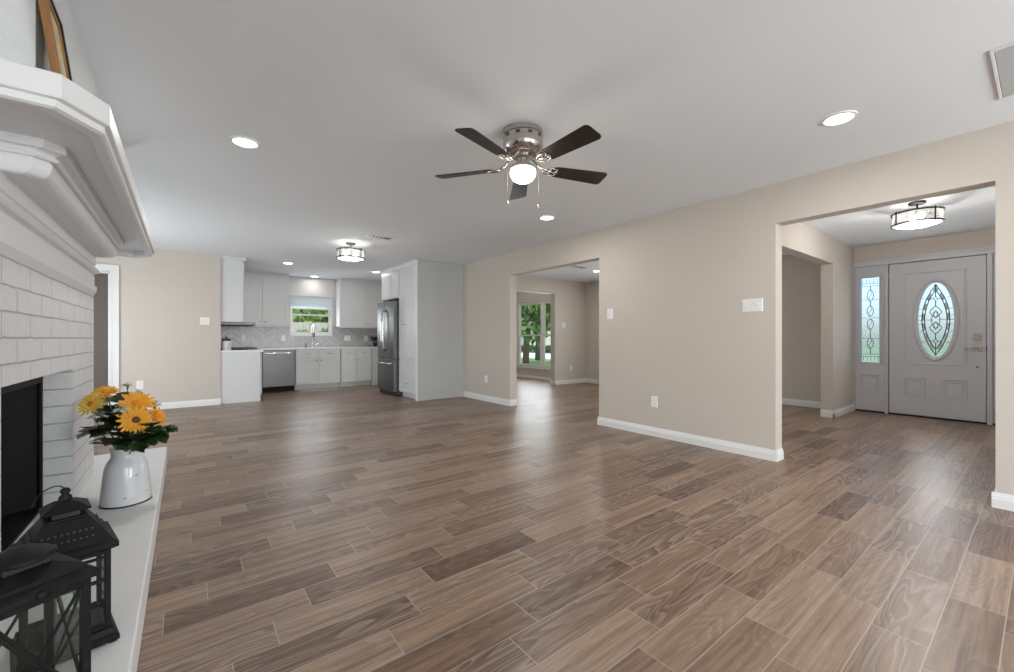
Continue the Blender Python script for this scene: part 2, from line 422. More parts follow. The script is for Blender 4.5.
w = MB(); w.box(-1.95, -1.8, -3.14, 5.4, 0, H); w.box(-1.95, -1.8, 5.4, 7.6, 2.08, H); w.box(-1.95, -1.8, 7.6, 9.5, 0, H)
struct('wall_left', w, M['wall'])
w = MB(); WX0, WX1, WZ0, WZ1 = 1.83, 2.67, 1.165, 2.02
w.box(.34, WX0, 10.1, 10.25, 0, H); w.box(WX1, XR2, 10.1, 10.25, 0, H); w.box(WX0, WX1, 10.1, 10.25, 0, WZ0); w.box(WX0, WX1, 10.1, 10.25, WZ1, H)
struct('wall_kitchen_back', w, M['wall_grey'])
w = MB(); w.box(XR2, 4.45, 1.78, 1.92, 0, H); w.box(4.45, 6.965, 1.78, 1.92, 2.095, H); w.box(6.965, 7.95, 1.78, 1.92, 0, H)
struct('wall_foyer_left', w, M['wall'])
w = MB(); w.box(7.95, 8.07, -.5, 1.92, 2.205, H); w.box(7.95, 8.07, -.5, -.02, 0, 2.205); w.box(7.95, 8.07, 1.80, 1.92, 0, 2.205)
struct('wall_foyer_front', w, M['wall'])
struct('wall_foyer_right', MB().box(XR2, 8.07, -.64, -.5, 0, H), M['wall'])
w = MB(); w.box(7.77, 7.93, 1.92, 3.35, 0, H); w.box(7.77, 7.93, 3.35, 5.25, 0, .4); w.box(7.77, 7.93, 3.35, 5.25, 2.05, H); w.box(7.77, 7.93, 5.25, 7.07, 0, H)
struct('wall_front_room', w, M['wall'])
w = MB(); w.box(XR2, 4.9, 6.93, 7.07, 0, H); w.box(4.9, 6.735, 6.93, 7.07, 2.10, H); w.box(6.735, 7.77, 6.93, 7.07, 0, H)
struct('wall_divider', w, M['wall'])
FY0, FY1, FZ0, FZ1 = 7.10, 9.085, .30, 2.06
w = MB(); w.box(7.35, 7.5, 7.07, FY0, 0, H); w.box(7.35, 7.5, FY1, 10.25, 0, H); w.box(7.35, 7.5, FY0, FY1, 0, FZ0); w.box(7.35, 7.5, FY0, FY1, FZ1, H)
struct('wall_window_side', w, M['wall'])
struct('wall_alcove_back', MB().box(XR2, 7.35, 10.1, 10.25, 0, H), M['wall'])
w = MB()
for a, b, z0, z1 in ((-1.8, -.95, 0, H), (-.95, 1.35, 2.08, H), (1.35, 2.0, 0, H), (2.0, 3.8, 0, .35), (2.0, 3.8, 2.08, H), (3.8, XR, 0, H)):
    w.box(a, b, -3.14, -3.0, z0, z1)
struct('wall_rear', w, M['wall'])

# baseboards: (axis, face, side normal sign, a, b)
def baseboard(name, axis, face, sgn, a, b, hh=.098):
    prof = [(0, 0), (.016, 0), (.016, hh*.60), (.012, hh*.66), (.0125, hh*.74), (.008, hh*.86), (.006, hh), (0, hh)]
    poly = [(face + sgn * p, z) for p, z in prof]
    mb = MB()
    if axis == 'y': mb.prism(poly, 'y', a, b)
    else: mb.prism(poly, 'x', a, b)
    return struct(name, mb, M['trim'])
T = .016
baseboard('baseboard_right', 'y', XR, -1, 5.243 - T, 6.62)
baseboard('baseboard_right', 'y', XR, -1, 1.459 - T, 3.43 + T)
baseboard('baseboard_right', 'y', XR, -1, -3.0, .205 + T)
baseboard('baseboard_jamb', 'x', 5.243, -1, XR, XR2)
baseboard('baseboard_jamb', 'x', 3.43, 1, XR, XR2)
baseboard('baseboard_jamb', 'x', 1.459, -1, XR, XR2)
baseboard('baseboard_jamb', 'x', .205, 1, XR, XR2)
baseboard('baseboard_rear_left', 'x', 8.25, -1, -.755, .462)
baseboard('baseboard_foyer_pier', 'x', 1.78, -1, 6.965 - T, 7.95)
baseboard('baseboard_foyer_pier', 'y', 6.965, -1, 1.78 - T, 1.92)
baseboard('baseboard_front_room', 'y', 7.77, -1, 1.92, 6.93)
baseboard('baseboard_divider', 'x', 6.93, -1, 6.735 - T, 7.77)
baseboard('baseboard_divider', 'y', 6.735, -1, 6.93 - T, 7.07)
baseboard('baseboard_window_side', 'y', 7.35, -1, 7.07, 10.1, .075)
baseboard('baseboard_foyer_right', 'x', -.5, 1, XR2, 7.95)

# doorway casing on the far left wall
c = MB()
def casing_bar(mb, x0, x1, z0, z1, y=8.25, d=.02):
    mb.box(x0, x1, y - d, y, z0, z1)
cs = MB()
for (a, b, d) in ((0, .03, .022), (.03, .075, .016), (.075, .10, .019)):
    cs.box(-.755 - b, -.755 - a, 8.25 - d, 8.25, 0, 2.137 - a)
    cs.box(-1.70 + a, -1.70 + b, 8.25 - d, 8.25, 0, 2.137 - a)
    cs.box(-1.70 + b, -.755 - b, 8.25 - d, 8.25, 2.137 - b, 2.137 - a)
cs.box(-.875, -.855, 8.25, 8.37, 0, 2.053); cs.box(-1.60, -1.58, 8.25, 8.37, 0, 2.053); cs.box(-1.6, -.855, 8.25, 8.37, 2.013, 2.033)
struct('trim_1', cs, M['trim'], bevel=.003)

# ------------------------------------------------------------------ windows
def window(name, axis, at, a0, a1, z0, z1, mulls=(), meet=None, sill=True, sgn=-1, fw=.045, s_=.032):
    """axis 'x': pane in plane x=at ; a = y range. sgn: side of the room."""
    root = thing(name, None, None, (at, (a0+a1)/2, z0) if axis == 'x' else ((a0+a1)/2, at, z0), kind='structure')
    def bx(mb, a, b, d0, d1, zz0, zz1):
        if axis == 'x': mb.box(at + d0, at + d1, a, b, zz0, zz1)
        else: mb.box(a, b, at + d0, at + d1, zz0, zz1)
    fr = MB()
    bx(fr, a0, a0 + fw, -.04, .05, z0, z1); bx(fr, a1 - fw, a1, -.04, .05, z0, z1)
    bx(fr, a0 + fw, a1 - fw, -.04, .05, z0, z0 + fw); bx(fr, a0 + fw, a1 - fw, -.04, .05, z1 - fw, z1)
    for m in mulls: bx(fr, m - .045, m + .045, -.04, .05, z0 + fw, z1 - fw)
    fr.build('window_frame', M['trim'], root, bevel=.003)
    edges = [a0 + fw] + [v for m in mulls for v in (m - .045, m + .045)] + [a1 - fw]
    for i in range(0, len(edges), 2):
        p, q = edges[i], edges[i+1]; zm = meet or (z0 + z1) / 2
        for (s0, s1, d) in ((z0 + fw, zm + .02, sgn * .012), (zm - .02, z1 - fw, -sgn * .015)):
            sh = MB()
            bx(sh, p, p + s_, d - .013, d + .013, s0, s1); bx(sh, q - s_, q, d - .013, d + .013, s0, s1)
            bx(sh, p + s_, q - s_, d - .013, d + .013, s0, s0 + s_ + .008); bx(sh, p + s_, q - s_, d - .013, d + .013, s1 - s_, s1)
            so = sh.build('sash', M['trim'], root)
            g = MB(); bx(g, p + s_, q - s_, d - .002, d + .002, s0 + s_, s1 - s_); g.build('pane', M['pane'], so)
    if sill:
        s = MB(); bx(s, a0 - .04, a1 + .04, sgn * .12, sgn * .04, z0 - .03, z0); s.build('window_sill', M['trim'], root, bevel=.004)
    return root
window('window_1', 'x', 7.43, FY0, FY1, FZ0, FZ1, mulls=(8.092,), meet=1.155)
window('window_2', 'y', 10.16, WX0, WX1, WZ0, WZ1, meet=1.60, sill=False, fw=.022, s_=.024)
window('window_3', 'x', 7.85, 3.35, 5.25, .4, 2.05, mulls=(4.3,))
window('window_4', 'y', -3.07, 2.0, 3.8, .35, 2.08, mulls=(2.9,), sgn=1)
window('window_5', 'y', -3.07, -.95, 1.35, 0.0, 2.08, mulls=(.2,), sgn=1, sill=False)

window('window_6', 'x', -1.87, 5.4, 7.6, 0.0, 2.08, mulls=(6.5,), sgn=1, sill=False)
# window casing of the kitchen window (drywall return with white trim)
t = MB()
for a, b, z0, z1 in ((WX0 - .018, WX0, WZ0 - .02, WZ1 + .012), (WX1, WX1 + .018, WZ0 - .02, WZ1 + .012), (WX0, WX1, WZ1, WZ1 + .012), (WX0 - .018, WX1 + .018, WZ0 - .03, WZ0)):
    t.box(a, b, 10.08, 10.1, z0, z1)
struct('trim_2', t, M['trim'], bevel=.002)

# roller shade over the top half of the kitchen window
rs = thing('roller_shade', 'white fabric roller shade pulled halfway down the kitchen window', 'window shade', (2.25, 10.09, 1.68))
MB().box(WX0 + .004, WX1 - .004, 10.094, 10.096, 1.745, 2.00).build('shade_fabric', M['shade'], rs)
MB().box(WX0 + .004, WX1 - .004, 10.091, 10.099, 1.725, 1.747).build('hem_bar', M['trim'], rs, bevel=.002)
MB().tube([(WX0 + .004, 10.112, 1.998), (WX1 - .004, 10.112, 1.998)], .016, 12).build('roller', M['trim'], rs, smooth='auto')

# ------------------------------------------------------------------ fireplace
YA, YB = 1.98, 4.10
fp = thing('fireplace', 'white painted brick fireplace with black firebox and tall moulded mantel shelf', 'fireplace', (-1.1, 3.1, 0))
b = MB()
FBX = -.508; BK = -1.75; F0, F1, FT = 2.23, 3.405, .908
b.box(BK, FBX, YA, F0, .0, 1.40); b.box(BK, FBX, F1, YB, .0, 1.40); b.box(BK, FBX, F0, F1, FT, 1.40)
b.box(BK, FBX, YA, YB, 1.40, 1.80)
b.build('brick_surround', M['brick'], fp)
MB().box(BK, -.375, 1.96, YB, 1.80, H).build('overmantel', M['plaster'], fp)
# black metal firebox, set back behind the brick returns
fb = MB(); IX = FBX - .115
fb.box(-1.2, -1.18, F0, F1, .137, FT + .1)
fb.loft([[(IX, F0, .137), (IX, F0, FT), (-1.18, F0 + .25, FT), (-1.18, F0 + .25, .137)], [(IX - .0, F0 - .02, .137), (IX, F0 - .02, FT), (-1.18, F0 + .23, FT), (-1.18, F0 + .23, .137)]])
fb.loft([[(IX, F1 + .001, .137), (IX, F1 + .001, FT), (-1.18, F1 - .25, FT), (-1.18, F1 - .25, .137)], [(IX, F1 + .021, .137), (IX, F1 + .021, FT), (-1.18, F1 - .23, FT), (-1.18, F1 - .23, .137)]])
fb.box(-1.18, IX, F0, F1, FT - .02, FT); fb.box(-1.2, IX, F0, F1, .137, .15)
# damper lip and side flanges
fb.box(IX - .03, IX, F0, F1, FT - .07, FT - .02); fb.box(IX - .012, IX, F1 - .03, F1, .15, FT - .07); fb.box(IX - .012, IX, F0, F0 + .03, .15, FT - .07)
fb.build('firebox', M['soot'], fp, bevel=.002)
hm = MB(); hm.box(-1.17, -.123, 1.0, 4.69, 0, .137)
hm.build('hearth', M['hearth'], fp, bevel=.006)

def outline(xf, y0, y1, ch, xb=-.95):
    return [(xb, y0), (xf - ch, y0), (xf, y0 + ch), (xf, y1 - ch), (xf - ch, y1), (xb, y1)]
def mantel_loft(prof, ch_of, y_of):
    m = MB(); rings = []
    for x, z in prof:
        y0, y1 = y_of(x); rings.append([(px_, py_, z) for px_, py_ in outline(x, y0, y1, ch_of(x))])
    return m.loft(rings)
def cove(x0, z0, x1, z1, n=6):
    # concave quarter from vertical to horizontal
    return [(x0 + (x1 - x0) * (1 - math.cos(PI/2*i/n)), z0 + (z1 - z0) * math.sin(PI/2*i/n)) for i in range(n + 1)]
def ogee(x0, z0, x1, z1, n=8):
    return [(x0 + (x1 - x0) * i / n, z0 + (z1 - z0) * (i / n + .13 * math.sin(2*PI*i/n))) for i in range(n + 1)]
def yr(x): return (2.155 - (x + .38) * .6 if x > -.47 else 2.06, 4.095)
low = [(-.509, 1.374), (-.492, 1.408), (-.490, 1.440), (-.503, 1.446), (-.501, 1.512), (-.507, 1.517), (-.507, 1.525), (-.486, 1.533), (-.477, 1.546), (-.479, 1.560), (-.492, 1.571), (-.506, 1.577), (-.506, 1.585), (-.496, 1.591), (-.496, 1.655)]
mantel_loft(low, lambda x: .006, yr).build('lower_moulding', M['mantel'], fp, bevel=.0015)
up = [(-.46, 1.650), (-.420, 1.650), (-.410, 1.652)] + [(-.410 + .032 * math.sin(PI/2*i/6), 1.652 + .052 * (1 - math.cos(PI/2*i/6))) for i in range(1, 7)]
up += [(-.384, 1.706), (-.384, 1.711), (-.368, 1.712), (-.362, 1.717), (-.362, 1.724), (-.372, 1.727)] + cove(-.372, 1.727, -.346, 1.742)[1:] + [(-.341, 1.743), (-.341, 1.774)]
mantel_loft(up, lambda x: .035 + (x + .42) * .15, yr).build('crown_moulding', M['mantel'], fp, bevel=.0015)
shp = [(-.245, 1.772), (-.245, 1.733), (-.214, 1.730), (-.205, 1.735), (-.204, 1.754), (-.192, 1.757), (-.190, 1.762), (-.190, 1.822), (-.193, 1.826)]
m = MB(); rings = []
for x, z in shp:
    d = -.19 - x
    ya_, yb_ = 1.70 + d, 4.52 - d
    rings.append([(-.95, ya_, z), (x - .085, ya_, z), (x, ya_ + .132, z), (x, yb_ - .132, z), (x - .085, yb_, z), (-.95, yb_, z)])
m.loft(rings).build('mantel_shelf', M['mantel'], fp)

# framed picture leaning on the mantel
pic = thing('framed_picture', 'brown framed picture leaning on the mantel shelf', 'picture', (0, 0, 0))
PW_, PH_, PT = .217, .352, .021
fm = MB(); bw = .026
fm.box(-PT, 0, 0, bw, 0, PH_); fm.box(-PT, 0, PW_ - bw, PW_, 0, PH_); fm.box(-PT, 0, bw, PW_ - bw, 0, bw); fm.box(-PT, 0, bw, PW_ - bw, PH_ - bw, PH_)
fm.build('frame', M['framewood'], pic, bevel=.003)
MB().box(-.015, -.006, bw, PW_ - bw, bw, PH_ - bw).build('picture_canvas', M['canvas'], pic)
lip = MB(); lip.box(0, .005, PW_ - .02, PW_, 0, PH_); lip.box(0, .005, 0, PW_ - .02, PH_ - .012, PH_); lip.box(0, .005, 0, PW_ - .02, 0, .01)
lip.build('frame_edging', M['blackplastic'], pic)
pic.rotation_euler = Euler((0, R(-7.5), 0), 'XYZ'); pic.location = (-.2995, 1.90, 1.831)

# ------------------------------------------------------------------ lanterns
HZ = .137
def sq(s, z, c=(0, 0)): return [(c[0]-s, c[1]-s, z), (c[0]+s, c[1]-s, z), (c[0]+s, c[1]+s, z), (c[0]-s, c[1]+s, z)]
def lantern_body(root, half, z0, z1, post, xbrace, mul):
    m = MB()
    p = post
    for sx in (-1, 1):
        for sy in (-1, 1):
            cx, cy = sx * (half - p/2), sy * (half - p/2)
            m.box(cx - p/2, cx + p/2, cy - p/2, cy + p/2, z0, z1)
    for s in (-1, 1):
        for z in (z0, z1 - p):
            m.box(-half + p, half - p, s * half - p * .45 - p * .5 * s, s * half + p * .45 - p * .5 * s, z, z + p)
            m.box(s * half - p * .45 - p * .5 * s, s * half + p * .45 - p * .5 * s, -half + p, half - p, z, z + p)
    m.build('cage', M['lantern'], root, bevel=.0015)
    k = half - p
    for s in (-1, 1):
        for ax in 'xy':
            mb = MB(); d = s * (half - p * .45)
            def P(u, z): return (u, d, z) if ax == 'x' else (d, u, z)
            if xbrace:
                mb.tube([P(-k, z0 + p), P(k, z1 - p)], .0042, 6); mb.tube([P(-k, z1 - p), P(k, z0 + p)], .0042, 6)
            if mul:
                for u in (-k * .33, k * .33): mb.tube([P(u, z0 + p), P(u, z1 - p)], .003, 6)
                for t_ in (.3, .62, .9): mb.tube([P(-k, z0 + (z1 - z0) * t_), P(k, z0 + (z1 - z0) * t_)], .0035, 6)
            mb.build('brace' if xbrace else 'glazing_bar', M['lantern'], root)
            g = MB(); e = d * .985
            if ax == 'x': g.box(-k, k, e - .001, e + .001, z0 + p, z1 - p)
            else: g.box(e - .001, e + .001, -k, k, z0 + p, z1 - p)
            g.build('glass_pane', M['pane'], root)
def lantern_base(root, half, z0, z1, foot=True):
    m = MB()
    m.loft([sq(half, z0 + .006), sq(half, z0 + .02), sq(half - .008, z0 + .028), sq(half - .012, z1)])
    if foot:
        for sx in (-1, 1):
            for sy in (-1, 1): m.box(sx*(half-.015)-.01, sx*(half-.015)+.01, sy*(half-.015)-.01, sy*(half-.015)+.01, z0, z0 + .008)
    m.build('base', M['lantern'], root, bevel=.0015)

far = thing('lantern', 'black metal lantern with pierced tiered roof and ring finial, between firebox and jug', 'lantern', (0, 0, 0))
lantern_base(far, .110, 0, .045); lantern_body(far, .092, .045, .29, .014, False, True)
m = MB(); m.loft([sq(.094, .288), sq(.1085, .296), sq(.1085, .312), sq(.098, .318), sq(.05, .392), sq(.046, .394), sq(.046, .398)])
m.build('roof', M['lantern'], far, bevel=.001)
for a in range(4):
    m = MB()
    for i in range(9):
        for j in range(2):
            q = Vector((-.052 + i * .013, -(.098 - (.098 - .05) * ((j + 1.2) / 3.9)) - .001, .318 + .074 * ((j + 1.2) / 3.9)))
            if abs(q.x) > -q.y - .014: continue
            M4 = Matrix.Rotation(a * PI / 2, 4, 'Z')
            e = [Vector((  .0028 * math.cos(2*PI*t/6), -.0005, .0028 * math.sin(2*PI*t/6))) for t in range(6)]
            n0 = [M4 @ (q + v) for v in e]; n1 = [M4 @ (q + v + Vector((0, -.003, .002))) for v in e]
            m.loft([n0, n1])
    m.build('roof_piercing', M['slot'], far)
m = MB(); m.loft([sq(.030, .396), sq(.030, .418)]); m.build('louvre', M['blackplastic'], far)
m = MB(); m.loft([sq(.052, .416), sq(.054, .420), sq(.024, .440), sq(.012, .443)]); m.build('cap', M['lantern'], far, bevel=.001)
m = MB(); m.lathe([(.012, .440), (.016, .448), (.014, .456), (.008, .462), (.012, .470), (.010, .478), (.004, .482)], n=14); m.build('finial', M['lantern'], far, smooth=True)
m = MB(); m.tube([(-.034 + .034 * math.cos(t), 0, .468 + .036 * math.sin(t) - .03 * (1 - math.cos(t)) * .5) for t in [i * PI / 8 for i in range(0, 9)]], .0018, 6); m.build('carry_ring', M['lantern'], far)
far.location = (-.2925, 1.853, HZ); far.rotation_euler = (0, 0, R(13))

near = thing('lantern', 'black metal lantern with X-braced glass sides, nearest on the hearth', 'lantern', (0, 0, 0))
lantern_base(near, .098, 0, .035); lantern_body(near, .094, .035, .336, .017, True, False)
m = MB(); m.loft([sq(.096, .334), sq(.1085, .340), sq(.1085, .352), sq(.100, .360), sq(.088, .366), sq(.088, .374), sq(.045, .392), sq(.042, .392)])
m.build('roof', M['lantern'], near, bevel=.001)
m = MB(); m.loft([sq(.040, .390), sq(.040, .412)])
for s in (-1, 1):
    for i in range(5):
        x = -.028 + i * .014
        m.box(x - .003, x + .003, s * .040 - .002, s * .040 + .002, .393, .410); m.box(s * .040 - .002, s * .040 + .002, x - .003, x + .003, .393, .410)
m.build('louvre', M['blackplastic'], near)
m = MB(); m.lathe([(.060, .408), (.064, .412), (.056, .420), (.036, .430), (.012, .436), (.003, .437)], n=28); m.build('cap', M['lantern'], near, smooth=True)
m = MB(); m.lathe([(.012, -.004), (.012, .003), (.007, .006), (.002, .007)], n=14); m.xf(Matrix.Translation((.0, -.1085, .346)) @ Matrix.Rotation(R(90), 4, 'X')); m.build('door_knob', M['lantern'], near, smooth=True)
near.location = (-.3175, 1.520, HZ); near.rotation_euler = (0, 0, R(31))

# ------------------------------------------------------------------ jug and flowers
JX, JY = -.268, 3.25
jug = thing('enamel_jug', 'white enamel jug holding yellow flowers on the hearth', 'jug', (JX, JY, HZ))
m = MB(); m.lathe([(.110, .006), (.113, .012), (.110, .06), (.102, .15), (.095, .205), (.086, .232), (.070, .258), (.066, .275), (.070, .305), (.073, .315), (.070, .316), (.063, .28), (.064, .262), (.08, .23), (.09, .2), (.1, .08), (.104, .02)], (JX, JY, HZ), 40, cap=True)
m.build('body', M['enamel'], jug, smooth=True)
m = MB(); m.tube([(JX + .1115 * math.cos(t), JY + .1115 * math.sin(t), HZ + .004) for t in [2*PI*i/40 for i in range(40)]], .004, 8, loop=True)
m.build('rim', M['chip'], jug, smooth=True)
m = MB()
for ang, z, wd, rr in ((-1.05, .165, .011, .1015), (-1.55, .05, .010, .1115), (-.55, .06, .006, .1105)):
    p = [(JX + (rr+.0006) * math.cos(ang + a), JY + (rr+.0006) * math.sin(ang + a), HZ + z + dz) for a, dz in ((-wd/rr, .0), (-.3*wd/rr, -.0022), (wd/rr, .0004), (.2*wd/rr, .0025))]
    q = [(JX + (x - JX) * .985, JY + (y - JY) * .985, z_) for x, y, z_ in p]
    m = MB(); m.loft([p, q]); m.build('chipped_spot', M['chip'], jug)

NECK = Vector((JX, JY, HZ + .27))
def stem_pts(end, n=7, bend=None):
    a = NECK + Vector((random.uniform(-.02, .02), random.uniform(-.02, .02), -.06)); e = Vector(end)
    c = bend or Vector((a.x * .6 + e.x * .4, a.y * .6 + e.y * .4, a.z + (e.z - a.z) * .75))
    return [(a * (1-t)**2 + c * 2 * t * (1-t) + e * t * t) for t in [i / (n - 1) for i in range(n)]]
def frame_of(nrm):
    nrm = Vector(nrm).normalized(); return nrm.to_track_quat('Z', 'Y').to_matrix().to_4x4()
def flower(pos, nrm, rad, label, pm, dm, npet=16, cup=.25, name='yellow_flower', group='yellow blooms in the jug'):
    pos = Vector(pos)
    root = thing(name, label, 'flower', pos, group)
    Mx = Matrix.Translation(pos) @ frame_of(nrm)
    m = MB()
    for layer, (rr, tilt, k) in enumerate(((1.0, cup * .6, npet), (.84, cup, npet), (.6, cup * 1.6, int(npet * .8)))):
        for i in range(k):
            a = 2*PI*(i + .5 * (layer % 2) + random.uniform(-.18, .18)) / k
            L = rad * rr * random.uniform(.84, 1.10); wd = L * .105
            rows = []
            for t, wf in ((.12, .45), (.4, .95), (.72, 1.0), (.92, .6), (1.0, .12)):
                r_ = L * t; z_ = layer * .003 + L * (tilt * t - .35 * tilt * t * t * 1.6) + random.uniform(-.001, .001)
                rows.append([(r_, -wd * wf, z_ + .0015), (r_, 0, z_ - .0012), (r_, wd * wf, z_ + .0015)])
            Ra = Matrix.Rotation(a, 4, 'Z')
            vs = [Mx @ (Ra @ Vector(p)) for row in rows for p in row]
            fs = []
            for q in range(4):
                for s in range(2): fs.append((q*3+s, q*3+s+1, q*3+s+4, q*3+s+3))
            m.add(vs, fs)
    m.build('petals', pm, root, smooth=True)
    m = MB(); m.lathe([(rad * .25, 0), (rad * .25, rad * .12), (rad * .18, rad * .19), (rad * .06, rad * .18), (.0008, rad * .16)], n=16); m.xf(Mx); m.build('flower_centre', dm, root, smooth=True)
    m = MB(); m.tube(stem_pts(pos - Vector(nrm).normalized() * .004), .003, 6); m.build('stem', M['stem'], root, smooth=True)
    return root
def ray(u, v, D):
    """point at world depth-along-forward D seen at photograph position"""
    s_, c_ = math.sin(R(37.65)), math.cos(R(37.65)); x = (u - 507) / 417.4
    return Vector((D * (s_ + x * c_), D * (c_ - x * s_), CAM_H + (338.2 - v) / 417.4 * D))
toCam = (Vector((0, 0, CAM_H)) - Vector((JX, JY, HZ + .5))).normalized()
def look(dx, dz, fwd=1.0):
    side = toCam.cross(Vector((0, 0, 1))).normalized()   # to the picture's left
    return toCam * fwd - side * dx + Vector((0, 0, dz))
flower(ray(136, 420, 2.29), look(.05, .10), .082, 'yellow daisy-like flower facing forward, brown centred, lowest in front', M['petal'], M['disc'], 16)
flower(ray(136, 404, 2.38), look(-.05, .75), .088, 'yellow flower just above the brown centred one, tipped up', M['petal'], M['disc_orange'], 16)
flower(ray(157, 417, 2.40), look(.9, .25, .6), .066, 'small yellow flower on the right edge of the bunch', M['petal'], M['disc_orange'], 14)
flower(ray(105, 393, 2.44), look(-.2, 1.2, .6), .076, 'orange-yellow flower highest on the left of the bunch', M['petal'], M['disc_orange'], 16)
flower(ray(92, 404, 2.38), look(-.6, .35, .8), .076, 'paler yellow flower drooping lowest left beside the brick', M['petal_pale'], M['disc_orange'], 16)

def floret(pos, label, n, spread, mt, fr=.012):
    pos = Vector(pos); root = thing('filler_flower', label, 'flower', pos, 'small pale filler flowers in the jug')
    m = MB(); st = MB()
    sp_ = stem_pts(pos - Vector((0, 0, .03))); st.tube(sp_, .0022, 5)
    for i in range(n):
        d = Vector((random.gauss(0, 1), random.gauss(0, 1), abs(random.gauss(0, .6)))).normalized() * spread * random.uniform(.3, 1)
        p = pos + d
        st.tube([pos - Vector((0, 0, .03)), pos + d * .5, p], .0009, 4)
        Mx = Matrix.Translation(p) @ frame_of(d + Vector((0, 0, spread)))
        for kx in range(6):
            a = 2*PI*kx/6; Ra = Matrix.Rotation(a, 4, 'Z')
            m.add([Mx @ (Ra @ Vector(q)) for q in ((0, 0, 0), (fr*.5, -fr*.3, fr*.15), (fr, 0, fr*.3), (fr*.5, fr*.3, fr*.15))], [(0, 1, 2, 3)])
    m.build('florets', mt, root); st.build('stem', M['stem'], root)
    return root
floret(ray(127.5, 386, 2.46), 'cream filler flower on a tall stem, topmost in the bunch', 14, .022, M['cream'], .016)
floret(ray(139, 394, 2.5), 'pale filler sprig right of the tall cream flower', 12, .04, M['greyleaf'], .011)
floret(ray(120, 411, 2.24), 'grey-white filler sprig left of the brown centred yellow flower', 22, .04, M['greyleaf'], .012)
floret(ray(97, 418, 2.26), 'grey filler sprig under the drooping pale flower', 22, .045, M['greyleaf'], .012)
floret(ray(154, 406, 2.44), 'grey filler sprig behind the small right-hand flower', 16, .035, M['greyleaf'], .012)

def leaf(m, base, tip, width, droop=.02, lobes=True):
    base = Vector(base); tip = Vector(tip); ax = tip - base; L = ax.length; ax.normalize()
    up = Vector((0, 0, 1)); sd = ax.cross(up)
    if sd.length < .1: sd = Vector((1, 0, 0))
    sd.normalize(); nn = sd.cross(ax)
    n = 9; rows = []
    for i in range(n + 1):
        t = i / n; wv = width * (math.sin(PI * min(1, t * .92 + .06)) ** .8) * (1 + (.25 * math.sin(t * 20) if lobes else 0)) * .5
        if i == n: wv = .0006
        cen = base + ax * (L * t) - up * droop * t * t
        rows.append([cen - sd * wv + nn * .15 * wv, cen - nn * .1 * wv, cen + sd * wv + nn * .15 * wv])
    vs = [p for r_ in rows for p in r_]; fs = []
    for q in range(n):
        for s in range(2): fs.append((q*3+s, q*3+s+1, q*3+s+4, q*3+s+3))
    m.add(vs, fs)
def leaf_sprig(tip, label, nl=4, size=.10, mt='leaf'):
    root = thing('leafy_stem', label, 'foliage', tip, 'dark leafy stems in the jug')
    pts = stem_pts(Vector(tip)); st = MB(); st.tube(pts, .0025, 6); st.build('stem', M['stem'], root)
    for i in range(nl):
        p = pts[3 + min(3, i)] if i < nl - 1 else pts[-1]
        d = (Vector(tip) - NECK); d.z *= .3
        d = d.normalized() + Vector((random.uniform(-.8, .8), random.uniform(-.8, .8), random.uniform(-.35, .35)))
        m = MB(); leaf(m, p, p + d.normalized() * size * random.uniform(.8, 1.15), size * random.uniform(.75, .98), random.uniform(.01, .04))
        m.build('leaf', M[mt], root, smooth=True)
for (u_, v_, D_, lb) in (
    (98, 432, 2.36, 'dark leafy stem reaching out lowest left against the brick'),
    (108, 430, 2.30, 'dark leafy stem under the drooping pale flower'),
    (120, 424, 2.36, 'dark leafy stem filling the middle of the bunch'),
    (124, 440, 2.28, 'dark leafy stem hanging over the jug lip at centre left'),
    (142, 440, 2.28, 'dark leafy stem hanging over the jug lip at centre right'),
    (152, 434, 2.36, 'dark leafy stem drooping on the right, below the small flower'),
    (159, 428, 2.42, 'dark leafy stem furthest right in the bunch'),
    (118, 402, 2.50, 'dark leafy stem standing up between the left and central flowers'),
    (133, 430, 2.40, 'dark leafy stem behind the lowest front flower'),
    (112, 412, 2.48, 'dark leafy stem behind the paler left flowers'),
    (115, 421, 2.33, 'dark leafy stem left of the brown centred flower'),
    (148, 428, 2.34, 'dark leafy stem right below the brown centred flower'),
    (127, 414, 2.42, 'dark leafy stem tucked behind the brown centred flower')):
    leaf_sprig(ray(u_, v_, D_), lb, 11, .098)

# ------------------------------------------------------------------ front door
DX = 7.97
fd = thing('door_1', 'grey-white front door with oval leaded glass and glazed sidelights', 'front door', (DX, .93, 0), kind='structure')
fr = MB()
fr.box(DX - .035, DX + .10, 1.765, 1.80, 0, 2.205)      # left jamb
fr.box(DX - .035, DX + .10, 1.395, 1.43, 0, 2.135)      # mullion
fr.box(DX - .035, DX + .10, .42, .466, 0, 2.135)
fr.box(DX - .035, DX + .10, -.02, .04, 0, 2.205)
fr.box(DX - .035, DX + .10, .04, 1.765, 2.135, 2.205)
fr.box(DX - .045, DX - .02, -.02, 1.82, 2.19, 2.222); fr.box(DX - .045, DX - .02, 1.79, 1.825, 0, 2.19)
fr.box(DX + .046, DX + .07, .44, .50, .02, 2.14); fr.box(DX + .046, DX + .07, 1.365, 1.46, .02, 2.14); fr.box(DX + .046, DX + .07, .03, .07, .02, 2.14)
fr.box(DX + .046, DX + .07, .38, .44, .02, 2.14); fr.box(DX + .046, DX + .07, 1.735, 1.77, .02, 2.14); fr.box(DX + .046, DX + .07, .04, 1.765, 2.10, 2.14)
fr.build('door_frame', M['doorpaint'], fd, bevel=.004)
MB().box(DX - .02, DX + .12, .04, 1.765, 0, .02).build('threshold', M['bronze'], fd)
